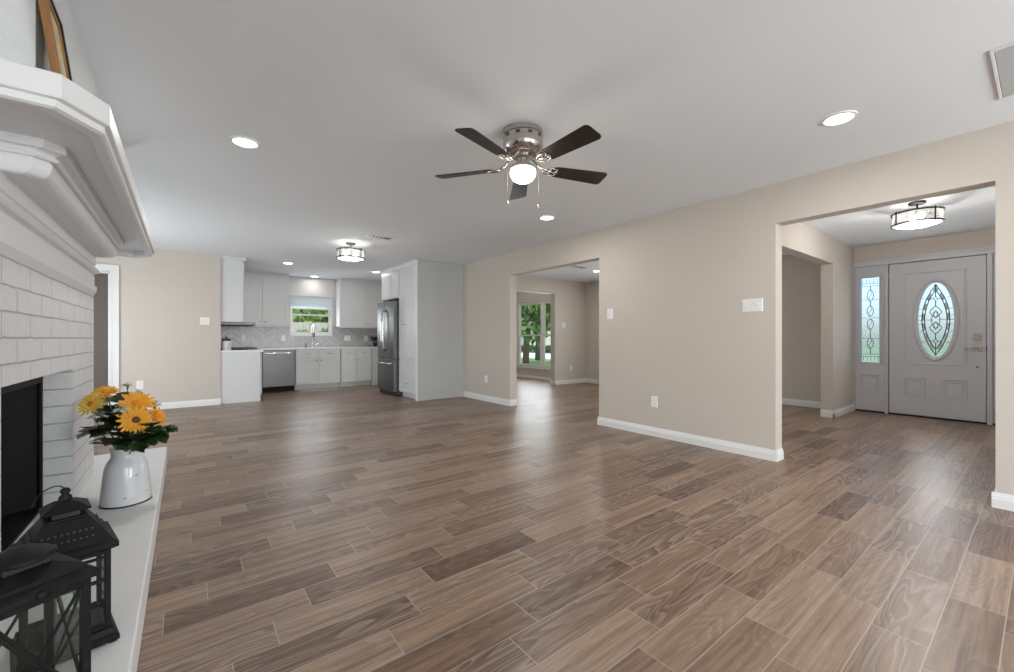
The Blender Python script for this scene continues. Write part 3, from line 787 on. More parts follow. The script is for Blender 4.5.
def ring_rect(m, y0, y1, z0, z1, x, wd=.03, dp=.012):
    """moulded rectangular frame standing off a door face (towards -x)"""
    prof = [(0, 0), (wd * .15, dp), (wd * .45, dp * .9), (wd * .7, dp * .35), (wd, dp * .25), (wd, 0)]
    rings = [[(x - d, y0 + o, z0 + o), (x - d, y1 - o, z0 + o), (x - d, y1 - o, z1 - o), (x - d, y0 + o, z1 - o)] for o, d in prof]
    m.loft(rings, cap=False)
def slab_oval(m, x0, x1, y0, y1, z0, z1, cy, cz, ry, rz, n=64):
    angs = sorted([2*PI*i/n for i in range(n)] + [math.atan2(z - cz, y - cy) % (2*PI) for y in (y0, y1) for z in (z0, z1)])
    inn, out = [], []
    for a in angs:
        ca, sa = math.cos(a), math.sin(a)
        t_ = 1 / math.sqrt((ca/ry)**2 + (sa/rz)**2); inn.append((cy + ca*t_, cz + sa*t_))
        ts = []
        if ca > 1e-9: ts.append((y1 - cy) / ca)
        if ca < -1e-9: ts.append((y0 - cy) / ca)
        if sa > 1e-9: ts.append((z1 - cz) / sa)
        if sa < -1e-9: ts.append((z0 - cz) / sa)
        t_ = min(ts); out.append((cy + ca*t_, cz + sa*t_))
    rings = [[(x, p[0], p[1]) for p in ps] for x, ps in ((x0, inn), (x0, out), (x1, out), (x1, inn))]
    m.loft(rings, loop=True)
OY, OZ, ORY, ORZ = .922, 1.326, .172, .505
sl = MB(); slab_oval(sl, DX, DX + .045, .474, 1.388, .022, 2.128, OY, OZ, ORY, ORZ)
ring_rect(sl, .64, 1.232, .722, 1.985, DX, .028, .010)
ring_rect(sl, 1.013, 1.232, .279, .540, DX, .026, .012); ring_rect(sl, .633, .865, .279, .540, DX, .026, .012)
ring_rect(sl, 1.05, 1.195, .316, .503, DX, .02, .010); ring_rect(sl, .67, .828, .316, .503, DX, .02, .010)
slab = sl.build('door_slab', M['doorpaint'], fd)
def ell(ry, rz, n=64, a0=0, a1=2*PI, x=DX): return [(x, OY + ry * math.cos(a0 + (a1-a0)*i/n), OZ + rz * math.sin(a0 + (a1-a0)*i/n)) for i in range(n)]
om = MB(); rings = []
for o, d in ((.052, 0), (.046, .014), (.030, .022), (.012, .016), (0, .012), (0, -.01)):
    rings.append([(DX - d, p[1], p[2]) for p in ell(ORY + o, ORZ + o)])
om.loft(rings, cap=False); om.build('oval_moulding', M['doorpaint'], fd, smooth='auto')
gl = MB(); e0 = ell(ORY, ORZ, x=DX + .018); e1 = ell(ORY, ORZ, x=DX + .024); gl.loft([e0, e1]); g_o = gl.build('oval_glass', M['leaded'], fd)
def vesica(hw, hz, n=20):
    """closed pointed oval of half width hw and half height hz"""
    Rr = (hz*hz + hw*hw) / (2*hw); out = []
    am = math.asin(hz / Rr)
    for i in range(n + 1):
        a = -am + 2*am*i/n; out.append((Rr*math.cos(a) - (Rr - hw), Rr*math.sin(a)))
    for i in range(1, n):
        a = am - 2*am*i/n; out.append((-(Rr*math.cos(a) - (Rr - hw)), Rr*math.sin(a)))
    return out
LX = DX + .014
def lead(m, pts, r=.005, loop=False): m.tube([(LX, OY - p[0], OZ + p[1]) for p in pts], r, 6, loop=loop)
lm = MB()
lead(lm, vesica(.132, .47), loop=True); lead(lm, vesica(.106, .40), loop=True)
lead(lm, [(0, .47), (0, .31)]); lead(lm, [(0, .26), (0, .18)]); lead(lm, [(0, -.18), (0, -.26)]); lead(lm, [(0, -.31), (0, -.47)])
for zc in (.285, -.285): lead(lm, [(0, zc + .028), (.024, zc), (0, zc - .028), (-.024, zc)], loop=True)
for zc in (.285, -.285): lead(lm, [(.024, zc), (.095, zc)], .003); lead(lm, [(-.024, zc), (-.095, zc)], 0.0042)
lead(lm, [(-.172, .0), (-.03, .0)], .003); lead(lm, [(.03, 0), (.172, 0)], .003)
for s in (-1, 1):
    for sz in (-1, 1):
        lead(lm, [(0, sz*.19), (s*.02, sz*.165), (s*.048, sz*.13), (s*.056, sz*.10), (s*.040, sz*.075), (s*.016, sz*.085), (s*.018, sz*.11)], .0042)
        lead(lm, [(s*.040, sz*.075), (s*.03, sz*.045), (s*.045, sz*.02), (s*.03, 0)], .0042)
        lead(lm, [(0, sz*.03), (s*.025, sz*.06), (0, sz*.13)], .0036)
    for z_, x0_, x1_ in ((.15, .128, .165), (-.15, .128, .165), (.30, .10, .138), (-.30, .10, .138), (.06, .13, .17), (-.06, .13, .17)):
        lead(lm, [(s*x0_, z_), (s*x1_, z_)], .0026)
lm.build('leading', M['lead'], g_o, smooth=True)
ba = MB()
va, vb = vesica(.127, .455), vesica(.111, .41)
for i in range(0, len(va)):
    if i % 3 == 0: continue
    j = (i + 1) % len(va)
    ba.loft([[(LX + dx_, OY - p[0], OZ + p[1]) for p in (va[i], va[j], vb[j], vb[i])] for dx_ in (-.001, .003)])
for sx in (-1, 1):
    ba.loft([[(LX + d_, OY - sx*.0 - sx*q[0], OZ + q[1]) for q in ((.004, .02), (.028, .05), (.022, .075), (.004, .05))] for d_ in (-.001, .003)])
    ba.loft([[(LX + d_, OY - sx*q[0], OZ + q[1]) for q in ((.004, -.02), (.028, -.05), (.022, -.075), (.004, -.05))] for d_ in (-.001, .003)])
for sz in (-1, 1): ba.loft([[(LX + d_, OY + q[0], OZ + sz*q[1]) for q in ((-.02, .462), (0, .44), (.02, .462), (0, .49))] for d_ in (-.001, .003)])
ba.build('bevelled_glass', M['lead_bright'], g_o)

def sidelight(y0, y1):
    s = MB(); gx0, gx1 = y0 + .063, y1 - .063
    a, b_ = y0, y1
    s.box(DX, DX + .045, a, gx0, .022, 2.135); s.box(DX, DX + .045, gx1, b_, .022, 2.135)
    s.box(DX, DX + .045, gx0, gx1, .022, .725); s.box(DX, DX + .045, gx0, gx1, 1.97, 2.135)
    ring_rect(s, gx0 - .03, gx1 + .03, .70, 1.995, DX, .03, .010); ring_rect(s, gx0 - .005, gx1 + .005, .29, .555, DX, .024, .010)
    ring_rect(s, gx0 + .025, gx1 - .025, .32, .525, DX, .016, .008)
    o = s.build('sidelight', M['doorpaint'], fd)
    MB().box(DX + .018, DX + .024, gx0, gx1, .725, 1.97).build('sidelight_glass', M['leaded'], o)
    c_ = (gx0 + gx1) / 2; hw = (gx1 - gx0) / 2
    l = MB()
    def L_(pts, r=.0048, loop=False): l.tube([(LX, c_ + p[0], 1.347 + p[1]) for p in pts], r, 6, loop=loop)
    for z_ in (.535, .50, -.50, -.535): L_([(-hw, z_), (hw, z_)], .0028)
    for z_ in (.30, .03, -.27): L_([(-hw, z_), (-.02, z_)], .0026); L_([(.02, z_), (hw, z_)], .0026)
    for k_ in range(5):
        x_ = -hw + (k_ + .5) * hw * .4
        L_([(x_, .535), (x_ + .008, .56), (x_, .60)], .0026); L_([(x_, -.535), (x_ - .008, -.56), (x_, -.60)], .0026)
    for zc, sz_ in ((.36, .09), (.13, .085), (-.06, .085), (-.34, .085)):
        L_([(x_ * .85, zc + z_) for x_, z_ in vesica(.042, sz_, 10)], .0038, True)
        L_([(.0, zc - sz_), (.018, zc - .02), (-.016, zc + .02), (0, zc + sz_)], .003)
    L_([(0, .45), (0, .5)]); L_([(0, .27), (0, .215)]); L_([(0, -.15), (0, -.25)]); L_([(0, -.43), (0, -.5)])
    l.build('sidelight_leading', M['lead'], o, smooth=True)
    return o
sidelight(1.432, 1.763); sidelight(.048, .418)
hd = MB(); hd.box(DX - .018, DX, .505, .583, .925, .975); hd.tube([(DX - .03, .545, .952), (DX - .05, .548, .952), (DX - .055, .60, .952), (DX - .05, .66, .948)], .009, 8)
hd.tube([(DX - .032, .545, .95), (DX - .0, .545, .95)], .014, 12); hd.build('lever_handle', M['nickel'], fd, bevel=.003, smooth='auto')
db = MB(); db.box(DX - .026, DX, .510, .582, 1.058, 1.136); db.tube([(DX - .036, .535, 1.097), (DX - .02, .535, 1.097)], .013, 12); db.build('deadbolt', M['nickel'], fd, bevel=.003)
MB().tube([(DX - .010, .548, .712), (DX, .548, .712)], .011, 14).build('lock_cylinder', M['steel_dark'], fd)
hg = MB()
for z_ in (.25, 1.08, 1.90): hg.tube([(DX - .008, 1.392, z_ - .05), (DX - .008, 1.392, z_ + .05)], .007, 8)
hg.build('hinge', M['nickel'], fd)
MB().box(DX - .01, DX - .002, .462, .474, .92, .98).build('strike_plate', M['bronze'], fd)

# ------------------------------------------------------------------ kitchen cabinets
def shaker(m, axis, face, sgn, a0, a1, z0, z1, th=.02, rail=.055, rec=.008):
    """flat panel with raised stiles and rails. axis = normal axis; sgn = outward direction"""
    def bx(a, b_, d0, d1, zz0, zz1):
        lo, hi = face + sgn * d0, face + sgn * d1
        if axis == 'x': m.box(min(lo, hi), max(lo, hi), a, b_, zz0, zz1)
        else: m.box(a, b_, min(lo, hi), max(lo, hi), zz0, zz1)
    bx(a0 + rail, a1 - rail, 0, th - rec, z0 + rail, z1 - rail)
    bx(a0, a0 + rail, 0, th, z0, z1); bx(a1 - rail, a1, 0, th, z0, z1)
    bx(a0 + rail, a1 - rail, 0, th, z0, z0 + rail); bx(a0 + rail, a1 - rail, 0, th, z1 - rail, z1)
def pull(axis, face, sgn, c, z, length=.1, vertical=False, r=.005):
    m = MB(); s_ = length / 2; d0 = face; d1 = face + sgn * .028
    def P(u, v, d): return (d, c + u, z + v) if axis == 'x' else (c + u, d, z + v)
    if vertical: pts = [P(0, -s_, d0), P(0, -s_, d1), P(0, s_, d1), P(0, s_, d0)]
    else: pts = [P(-s_, 0, d0), P(-s_, 0, d1), P(s_, 0, d1), P(s_, 0, d0)]
    m.tube(pts, r, 8); return m
def knob(axis, face, sgn, c, z):
    m = MB(); m.lathe([(.005, 0), (.005, .012), (.012, .016), (.014, .022), (.010, .028), (.003, .030)], n=14)
    if axis == 'x': Rm = Matrix.Rotation(R(90) * sgn, 4, 'Y'); loc = (face, c, z)
    else: Rm = Matrix.Rotation(R(90) * (-sgn), 4, 'X'); loc = (c, face, z)
    return m.xf(Matrix.Translation(loc) @ Rm)
def crown(m, pts_a, pts_b, zt, drop=.075, out=.05):
    """straight crown between two xy points, outward = left of direction"""
    a = Vector((*pts_a, 0)); b_ = Vector((*pts_b, 0)); d = (b_ - a).normalized(); n_ = Vector((d.y, -d.x, 0))
    prof = [(0, -drop), (.006, -drop), (.012, -drop * .8), (out * .55, -drop * .45), (out * .9, -drop * .22), (out, -drop * .18), (out, 0), (0, 0)]
    m.loft([[tuple(p + n_ * o + Vector((0, 0, zt + z_))) for o, z_ in prof] for p in (a, b_)])

KY = 9.5      # base cabinet face, back run
CT = .878     # top of worktop
def base_unit(x0, x1, label, split=True):
    r_ = thing('base_cabinet', label, 'cabinet', ((x0+x1)/2, KY + .3, 0), 'white base cabinets on the back wall')
    b_ = MB(); b_.box(x0, x1, KY, 10.08, .10, CT - .034); b_.box(x0, x1, KY + .075, 10.08, 0, .10); b_.build('carcass', M['cab'], r_)
    xm = (x0 + x1) / 2
    for a, c_, hs in ((x0 + .012, xm - .003, 1), (xm + .003, x1 - .012, -1)):
        d = MB(); shaker(d, 'y', KY, -1, a, c_, .115, .655); do = d.build('door', M['cab'], r_, bevel=.0015)
        kx = c_ - .035 if hs == 1 else a + .035
        knob('y', KY - .02, -1, kx, .61).build('knob', M['nickel'], do, smooth=True)
        d = MB(); shaker(d, 'y', KY, -1, a, c_, .668, .830, rail=.035); do = d.build('drawer', M['cab'], r_, bevel=.0015)
        pull('y', KY - .02, -1, (a + c_) / 2, .75, .11).build('handle', M['nickel'], do, smooth='auto')
    return r_
base_unit(1.81, 2.70, 'white two-door base cabinet with drawers under the sink window')
base_unit(2.71, 3.40, 'white two-door base cabinet with drawers between sink cabinet and refrigerator')
fil = MB(); fil.box(3.41, 4.09, KY + .01, 10.08, 0, CT - .034); fil.box(3.41, 3.47, KY - .01, KY + .01, 0, CT - .034)
tag(fil.build('corner_cabinet', M['cab'], bevel=.002), 'white plain corner cabinet end partly hidden behind the refrigerator', 'cabinet')

# left run: end cabinet and range
ec = thing('end_cabinet', 'white base cabinet end panel at the left kitchen entrance', 'cabinet', (.75, 8.36, 0))
b_ = MB(); b_.box(.465, 1.03, 8.28, 8.44, 0, CT - .034); b_.build('carcass', M['cab'], ec, bevel=.002)
MB().box(.463, 1.026, 8.268, 8.28, 0, CT - .036).build('end_panel', M['cab'], ec, bevel=.002)
d = MB(); shaker(d, 'x', 1.03, 1, 8.29, 8.435, .115, .83, rail=.03); do = d.build('door', M['cab'], ec, bevel=.0015)
pull('x', 1.05, 1, 8.36, .70, .1).build('handle', M['bronze'], do)
rg = thing('kitchen_range', 'black-topped kitchen range behind the white end cabinet', 'stove', (.78, 8.83, 0))
b_ = MB(); b_.box(.468, 1.04, 8.45, 9.21, .02, .875); b_.build('oven_body', M['steel_dark'], rg, bevel=.003)
d = MB(); d.box(1.04, 1.065, 8.46, 9.20, .20, .70); do = d.build('oven_door', M['blackglass'], rg, bevel=.004)
MB().tube([(1.065, 8.50, .66), (1.10, 8.50, .66), (1.10, 9.16, .66), (1.065, 9.16, .66)], .011, 8).build('handle', M['steel'], do, smooth='auto')
MB().box(.468, 1.06, 8.447, 9.213, .875, .892).build('cooktop', M['blackglass'], rg, bevel=.003)
for gy in (8.64, 9.02):
    gr_ = MB()
    for gx in (.62, .90):
        for s in (-.09, 0, .09):
            gr_.box(gx - .11, gx + .11, gy + s - .006, gy + s + .006, .892, .915); gr_.box(gx + s - .006, gx + s + .006, gy - .11, gy + .11, .892, .915)
    gr_.box(.62, .90, gy - .006, gy + .006, .892, .915); gr_.build('grate', M['blackplastic'], rg)
for i in range(4):
    m = MB(); m.lathe([(.02, 0), (.02, .02), (.015, .03), (.004, .032)], n=14); m.xf(Matrix.Translation((1.06, 8.56 + i * .18, .80)) @ Matrix.Rotation(R(90), 4, 'Y')); m.build('control_knob', M['blackplastic'], rg, smooth='auto')

# dishwasher
dw = thing('dishwasher', 'stainless dishwasher between range corner and sink cabinet', 'dishwasher', (1.5, 9.8, 0))
MB().box(1.205, 1.80, KY + .02, 10.05, .10, CT - .036).build('tub', M['blackplastic'], dw)
MB().box(1.21, 1.795, KY - .02, KY + .02,   .105, .838).build('door', M['steel_mid'], dw, bevel=.005)
MB().box(1.215, 1.79, KY + .03, KY + .06, .0, .105).build('kick_plate', M['soot'], dw)
m = MB(); m.tube([(1.25, KY - .02, .775), (1.25, KY - .055, .78), (1.755, KY - .055, .78), (1.755, KY - .02, .775)], .012, 10); m.build('handle', M['chrome'], dw, smooth='auto')
MB().box(1.212, 1.793, KY - .022, KY - .018, .80, .836).build('control_strip', M['steel_dark'], dw)

# worktop: left piece and back piece in one slab, and the sink
wt = MB()
wt.box(.464, 1.07, 8.262, 8.445, CT - .034, CT)
wt.box(.464, 1.07, 9.215, 9.475, CT - .034, CT); wt.box(.464, 4.095, 9.475, 10.08, CT - .034, CT)
tag(wt.build('worktop', M['quartz'], bevel=.003), 'white stone worktop running along the left and back kitchen cabinets', 'worktop')
bs = MB(); bs.box(.464, WX0 - .018, 10.085, 10.1, CT, 1.37); bs.box(WX1 + .018, 4.095, 10.085, 10.1, CT, 1.37); bs.box(WX0 - .018, WX1 + .018, 10.085, 10.1, CT, WZ0 - .03)
struct('wall_backsplash', bs, M['chevron'])
struct('wall_backsplash', MB().box(.462, .464, 8.30, 10.085, CT + .03, 1.37), M['chevron'])

# faucet
fc = thing('kitchen_faucet', 'chrome gooseneck kitchen faucet under the window', 'faucet', (2.225, 9.93, CT))
m = MB(); m.lathe([(.028, 0), (.028, .012), (.016, .02), (.014, .05)], (2.225, 9.93, CT), 16)
pts = [(2.225, 9.93, CT + .04), (2.225, 9.93, CT + .40)] + [(2.225 + .0, 9.93 - .085 + .085 * math.cos(a), CT + .40 + .085 * math.sin(a)) for a in [i * PI / 8 for i in range(1, 9)]] + [(2.225, 9.76, CT + .30)]
m.tube(pts, .013, 10); m.build('spout', M['chrome'], fc, smooth='auto')
MB().tube([(2.225, 9.76, CT + .32), (2.225, 9.76, CT + .22)], .019, 12).build('spray_head', M['steel_dark'], fc, smooth='auto')
m = MB(); m.tube([(2.30, 9.93, CT + .0), (2.30, 9.93, CT + .06), (2.36, 9.92, CT + .09)], .009, 8); m.build('lever', M['chrome'], fc, smooth='auto')
sd = thing('soap_dispenser', 'small dark soap pump left of the kitchen faucet', 'soap dispenser', (2.10, 9.93, CT))
m = MB(); m.lathe([(.022, 0), (.022, .01), (.012, .018), (.010, .06)], (2.10, 9.93, CT), 14); m.build('base', M['bronze'], sd, smooth='auto')
MB().tube([(2.10, 9.93, CT + .06), (2.10, 9.93, CT + .085), (2.10, 9.86, CT + .08)], .007, 8).build('nozzle', M['bronze'], sd, smooth='auto')

# upper cabinets
def upper(x0, x1, label, splits, knobs):
    r_ = thing('wall_cabinet', label, 'cabinet', ((x0+x1)/2, 9.93, 1.345), 'white wall cabinets on the back wall')
    z0, z1 = 1.345, 2.375
    b_ = MB(); b_.box(x0, x1, 9.79, 10.085, z0, H - .005); b_.build('carcass', M['cab'], r_, bevel=.002)
    e = [x0 + .008] + splits + [x1 - .008]
    for i in range(len(e) - 1):
        d = MB(); shaker(d, 'y', 9.79, -1, e[i] + .003, e[i+1] - .003, z0 + .006, z1 - .01, rail=.06); do = d.build('door', M['cab'], r_, bevel=.0015)
        kx = knobs[i]
        if kx: knob('y', 9.77, -1, kx, z0 + .07).build('knob', M['nickel'], do, smooth=True)
    c_ = MB(); crown(c_, (x0 - .0, 9.79), (x1 + .0, 9.79), H - .002); c_.build('crown', M['cab'], r_)
    m2 = MB(); m2.box(x0, x1, 9.785, 9.80, z0 - .03, z0); m2.build('light_rail', M['cab'], r_)
    return r_
upper(.80, 1.735, 'white two-door wall cabinet left of the kitchen window', [1.25], [1.20, 1.30])
upper(2.765, 4.09, 'white wall cabinet right of the kitchen window', [3.405], [3.35, 3.45])
lu = thing('side_wall_cabinet', 'tall white wall cabinet at the left kitchen entrance, seen end-on', 'cabinet', (.62, 8.9, 1.35))
MB().box(.465, .775, 8.28, 9.76, 1.352, H - .005).build('carcass', M['cab'], lu, bevel=.002)
for a, c_ in ((8.30, 8.66), (8.67, 9.21), (9.22, 9.74)):
    d = MB(); shaker(d, 'x', .775, 1, a, c_, 1.36, 2.36); do = d.build('door', M['cab'], lu, bevel=.0015)
    pull('x', .795, 1, c_ - .04, 1.60, .18, True).build('handle', M['bronze'], do)
c_ = MB(); crown(c_, (.775, 9.76), (.775, 8.28), H - .002)
c_.v = [( x, y, z) for x, y, z in c_.v]
crown(c_, (.775 - .31, 8.28), (.775 + .045, 8.28), H - .002, .06, .03); c_.build('crown', M['cab'], lu)
hdm = MB(); hdm.loft([[(.48, 8.47, 1.352), (.98, 8.47, 1.352), (.98, 9.20, 1.352), (.48, 9.20, 1.352)], [(.48, 8.47, 1.31), (.98, 8.47, 1.31), (.98, 9.20, 1.31), (.48, 9.20, 1.31)], [(.50, 8.50, 1.295), (.95, 8.50, 1.295), (.95, 9.17, 1.295), (.50, 9.17, 1.295)]])
tag(hdm.build('range_hood', M['steel_dark'], bevel=.003), 'slim dark range hood under the side wall cabinet', 'range hood')

# pantry, cabinet over the fridge
PXF = 3.17
pn = thing('pantry_cabinet', 'tall white pantry cabinet with grey side panel right of the refrigerator', 'cabinet', (3.6, 7.0, 0))
MB().box(PXF, 4.098, 6.645, 7.385, .09, H - .004).build('carcass', M['cab'], pn)
MB().box(PXF - .022, 4.098, 6.627, 6.645, 0, H - .004).build('side_panel', M['panel'], pn)
MB().box(PXF - .024, PXF, 6.624, 6.662, 0, H - .004).build('edge_stile', M['trim'], pn, bevel=.002)
MB().box(PXF + .06, 4.098, 6.645, 7.385, 0, .09).build('toe_kick', M['cab'], pn)
def grooved(m, a0, a1, z0, z1, n):
    rail = .03
    m.box(PXF - .02, PXF, a0, a0 + rail, z0, z1); m.box(PXF - .02, PXF, a1 - rail, a1, z0, z1)
    m.box(PXF - .02, PXF, a0 + rail, a1 - rail, z0, z0 + rail); m.box(PXF - .02, PXF, a0 + rail, a1 - rail, z1 - rail, z1)
    wdt = (a1 - a0 - 2 * rail) / n
    for i in range(n): m.box(PXF - .015, PXF, a0 + rail + i * wdt + .0025, a0 + rail + (i+1) * wdt - .0025, z0 + rail, z1 - rail)
d = MB(); grooved(d, 6.67, 7.375, .70, 2.355, 5); do = d.build('door', M['cab'], pn)
pull('x', PXF - .02, -1, 7.10, 1.325, .12).build('handle', M['nickel'], do, smooth='auto')
for z0, z1 in ((.405, .685), (.105, .392)):
    d = MB(); shaker(d, 'x', PXF, -1, 6.67, 7.375, z0, z1, rail=.04); do = d.build('drawer', M['cab'], pn, bevel=.0015)
    pull('x', PXF - .02, -1, 7.02, (z0 + z1) / 2 + .03, .13).build('handle', M['nickel'], do, smooth='auto')
c_ = MB(); crown(c_, (PXF, 8.24), (PXF, 6.625), H - .002, .07, .05)
c_.v = c_.v[:]
c_.build('crown', M['cab'], pn)
fo = thing('bridge_cabinet', 'white cabinet bridging over the refrigerator', 'cabinet', (3.6, 7.8, 1.84))
MB().box(PXF + .002, 4.098, 7.39, 8.245, 1.84, H - .075).build('carcass', M['cab'], fo, bevel=.002)
for a, b2 in ((7.40, 7.81), (7.82, 8.235)):
    d = MB(); shaker(d, 'x', PXF + .002, -1, a, b2, 1.855, 2.35); do = d.build('door', M['cab'], fo, bevel=.0015)
MB().box(PXF, 4.098, 8.245, 8.262, 0, H - .075).build('gable_panel', M['cab'], fo)

# refrigerator, facing -x
FX = 3.055
rf = thing('refrigerator', 'stainless french-door refrigerator with bottom freezer drawer', 'refrigerator', (3.5, 7.8, 0))
MB().box(FX + .065, 3.92, 7.405, 8.225, .02, 1.775).build('body', M['steel_dark'], rf, bevel=.006)
MB().box(FX + .05, FX + .10, 7.41, 8.22, .0, .075).build('kick_grille', M['blackplastic'], rf)
def fdoor(y0, y1, z0, z1):
    m = MB(); n_ = 8; sec = []
    for i in range(n_ + 1):
        t_ = i / n_; y = y0 + (y1 - y0) * t_
        sec.append((FX - .006 * math.sin(PI * t_) + .0, y))
    poly = [(FX + .06, y0)] + sec + [(FX + .06, y1)]
    m.prism(poly, 'z', z0, z1); return m
d1 = fdoor(7.392, 7.80, .69, 1.772).build('door', M['steel'], rf, bevel=.004)
d2 = fdoor(7.806, 8.212, .69, 1.772).build('door', M['steel'], rf, bevel=.004)
d3 = fdoor(7.392, 8.212, .085, .678).build('freezer_drawer', M['steel'], rf, bevel=.004)
for yc, dd in ((7.762, d1), (7.845, d2)):
    pts = [(FX - .0, yc, .84), (FX - .045, yc, .88), (FX - .062, yc, 1.05), (FX - .066, yc, 1.23), (FX - .062, yc, 1.41), (FX - .045, yc, 1.58), (FX - .0, yc, 1.62)]
    MB().tube(pts, .014, 10).build('handle', M['chrome'], dd, smooth=True)
MB().tube([(FX, 7.45, .60), (FX - .05, 7.47, .605), (FX - .058, 7.80, .605), (FX - .05, 8.13, .605), (FX, 8.15, .60)], .014, 10).build('handle', M['chrome'], d3, smooth=True)
MB().box(FX + .0, FX + .09, 7.40, 7.44, 1.772, 1.79).build('hinge_cover', M['blackplastic'], rf)

# counter items
cn = thing('canister', 'white kitchen canister with black lid on the end cabinet worktop', 'canister', (.545, 8.355, CT))
m = MB(); m.lathe([(.066, 0), (.07, .006), (.07, .15), (.066, .158)], (.545, 8.355, CT), 24); m.build('body', M['enamel'], cn, smooth='auto')
m = MB(); m.lathe([(.062, .156), (.066, .162), (.066, .185), (.05, .195), (.012, .198), (.012, .215), (.018, .222), (.004, .23)], (.545, 8.355, CT), 24); m.build('lid', M['blackplastic'], cn, smooth='auto')
pp = thing('potted_plant', 'small leafy potted plant on the worktop beside the refrigerator', 'plant', (3.62, 9.86, CT))
m = MB(); m.lathe([(.045, 0), (.06, .1), (.063, .11), (.055, .11), (.05, .09)], (3.62, 9.86, CT), 20); m.build('pot', M['blackplastic'], pp, smooth='auto')
m = MB()
for i in range(46):
    a = random.uniform(0, 2*PI); el = random.uniform(.1, 1.3); b0 = Vector((3.62, 9.86, CT + .12)) + Vector((math.cos(a), math.sin(a), .3)) * .03
    L = random.uniform(.12, .2); t0 = b0 + Vector((math.cos(a) * math.cos(el), math.sin(a) * math.cos(el), math.sin(el))) * L
    if t0.y > 10.06: continue
    leaf(m, b0, t0, .05, .02, False)
m.build('foliage', M['leaf'], pp, smooth=True)
rug = MB(); rug.box(1.86, 2.62, 9.12, 9.47, 0, .008)
for i in range(14):
    y = 9.135 + i * .025
    rug.box(1.845, 1.86, y, y + .01, 0, .005); rug.box(2.62, 2.635, y, y + .01, 0, .005)
rug.box(1.88, 2.60, 9.14, 9.45, .008, .010)
tag(rug.build('floor_mat', M['mat_rug']), 'beige woven floor mat in front of the sink cabinet', 'floor mat')

# ------------------------------------------------------------------ switches and outlets: built facing -y
def plate(name, label, cat, width, hgt, loc, rotz, items, group):
    r_ = thing(name, label, cat, (0, 0, 0), group)
    m = MB(); m.loft([[(-width/2, 0, -hgt/2), (width/2, 0, -hgt/2), (width/2, 0, hgt/2), (-width/2, 0, hgt/2)],
                      [(-width/2, -.003, -hgt/2), (width/2, -.003, -hgt/2), (width/2, -.003, hgt/2), (-width/2, -.003, hgt/2)],
                      [(-width/2+.004, -.006, -hgt/2+.004), (width/2-.004, -.006, -hgt/2+.004), (width/2-.004, -.006, hgt/2-.004), (-width/2+.004, -.006, hgt/2-.004)]])
    m.build('cover_plate', M['plate'], r_)
    for x, kind in items:
        if kind == 'rocker':
            m = MB(); m.loft([[(x-.017, -.006, -.033), (x+.017, -.006, -.033), (x+.017, -.006, .033), (x-.017, -.006, .033)], [(x-.016, -.011, -.032), (x+.016, -.011, -.032), (x+.016, -.007, .032), (x-.016, -.007, .032)]]); m.build('rocker', M['trim'], r_)
        elif kind == 'toggle':
            m = MB(); m.box(x-.005, x+.005, -.018, -.006, -.004, .012); m.build('toggle', M['trim'], r_, bevel=.001)
        else:
            for zc in (-.02, .02):
                m = MB(); m.loft([[(x + .016*math.cos(a), d_, zc + .014*math.sin(a)) for a in [2*PI*i/16 for i in range(16)]] for d_ in (-.006, -.009)]); so = m.build('socket', M['plate'], r_)
                s = MB(); s.box(x-.008, x-.0055, -.0095, -.0085, zc-.004, zc+.006); s.box(x+.0055, x+.008, -.0095, -.0085, zc-.004, zc+.005); s.build('slot', M['slot'], so)
    r_.location = loc; r_.rotation_euler = (0, 0, rotz)
    return r_
FX_ = R(-90)
SG, OG = 'white wall switches', 'white power outlets'
plate('light_switch', 'triple white light switch plate left of the foyer opening', 'light switch', .175, .118, (XR, 1.648, 1.38), FX_, [(-.046, 'rocker'), (0, 'rocker'), (.046, 'toggle')], SG)
plate('light_switch', 'single white light switch right of the front-room opening', 'light switch', .085, .124, (XR, 3.26, 1.375), FX_, [(0, 'rocker')], SG)
plate('light_switch', 'double white light switch left of the kitchen entrance', 'light switch', .125, .118, (.25, 8.25, 1.355), 0, [(-.023, 'rocker'), (.023, 'rocker')], SG)
plate('light_switch', 'white light switch on the dim wall past the front window', 'light switch', .11, .118, (7.02, 6.93, 1.385), 0, [(-.023, 'rocker'), (.023, 'rocker')], SG)
o1 = plate('power_outlet', 'white outlet low between the front-room and foyer openings', 'outlet', .082, .122, (XR, 2.652, .378), FX_, [(0, 'outlet')], OG)
dup(o1, (XR, 5.905, .378), FX_, 'white outlet low between pantry and front-room opening')
dup(o1, (7.27, 6.93, .372), 0, 'white outlet low on the dim wall past the front window')
dup(o1, (-.53, 8.25, .385), 0, 'white outlet low on the beige wall above the flowers')
dup(o1, (.95, 10.085, 1.085), 0, 'white backsplash outlet above the range corner')
dup(o1, (1.68, 10.085, 1.085), 0, 'white backsplash outlet left of the kitchen window')
plate('power_outlet', 'wide white backsplash outlet right of the kitchen window', 'outlet', .15, .122, (3.03, 10.085, 1.085), 0, [(-.04, 'outlet'), (.04, 'rocker')], OG)
dup(o1, (3.47, 10.085, 1.085), 0, 'white backsplash outlet beside the potted plant')

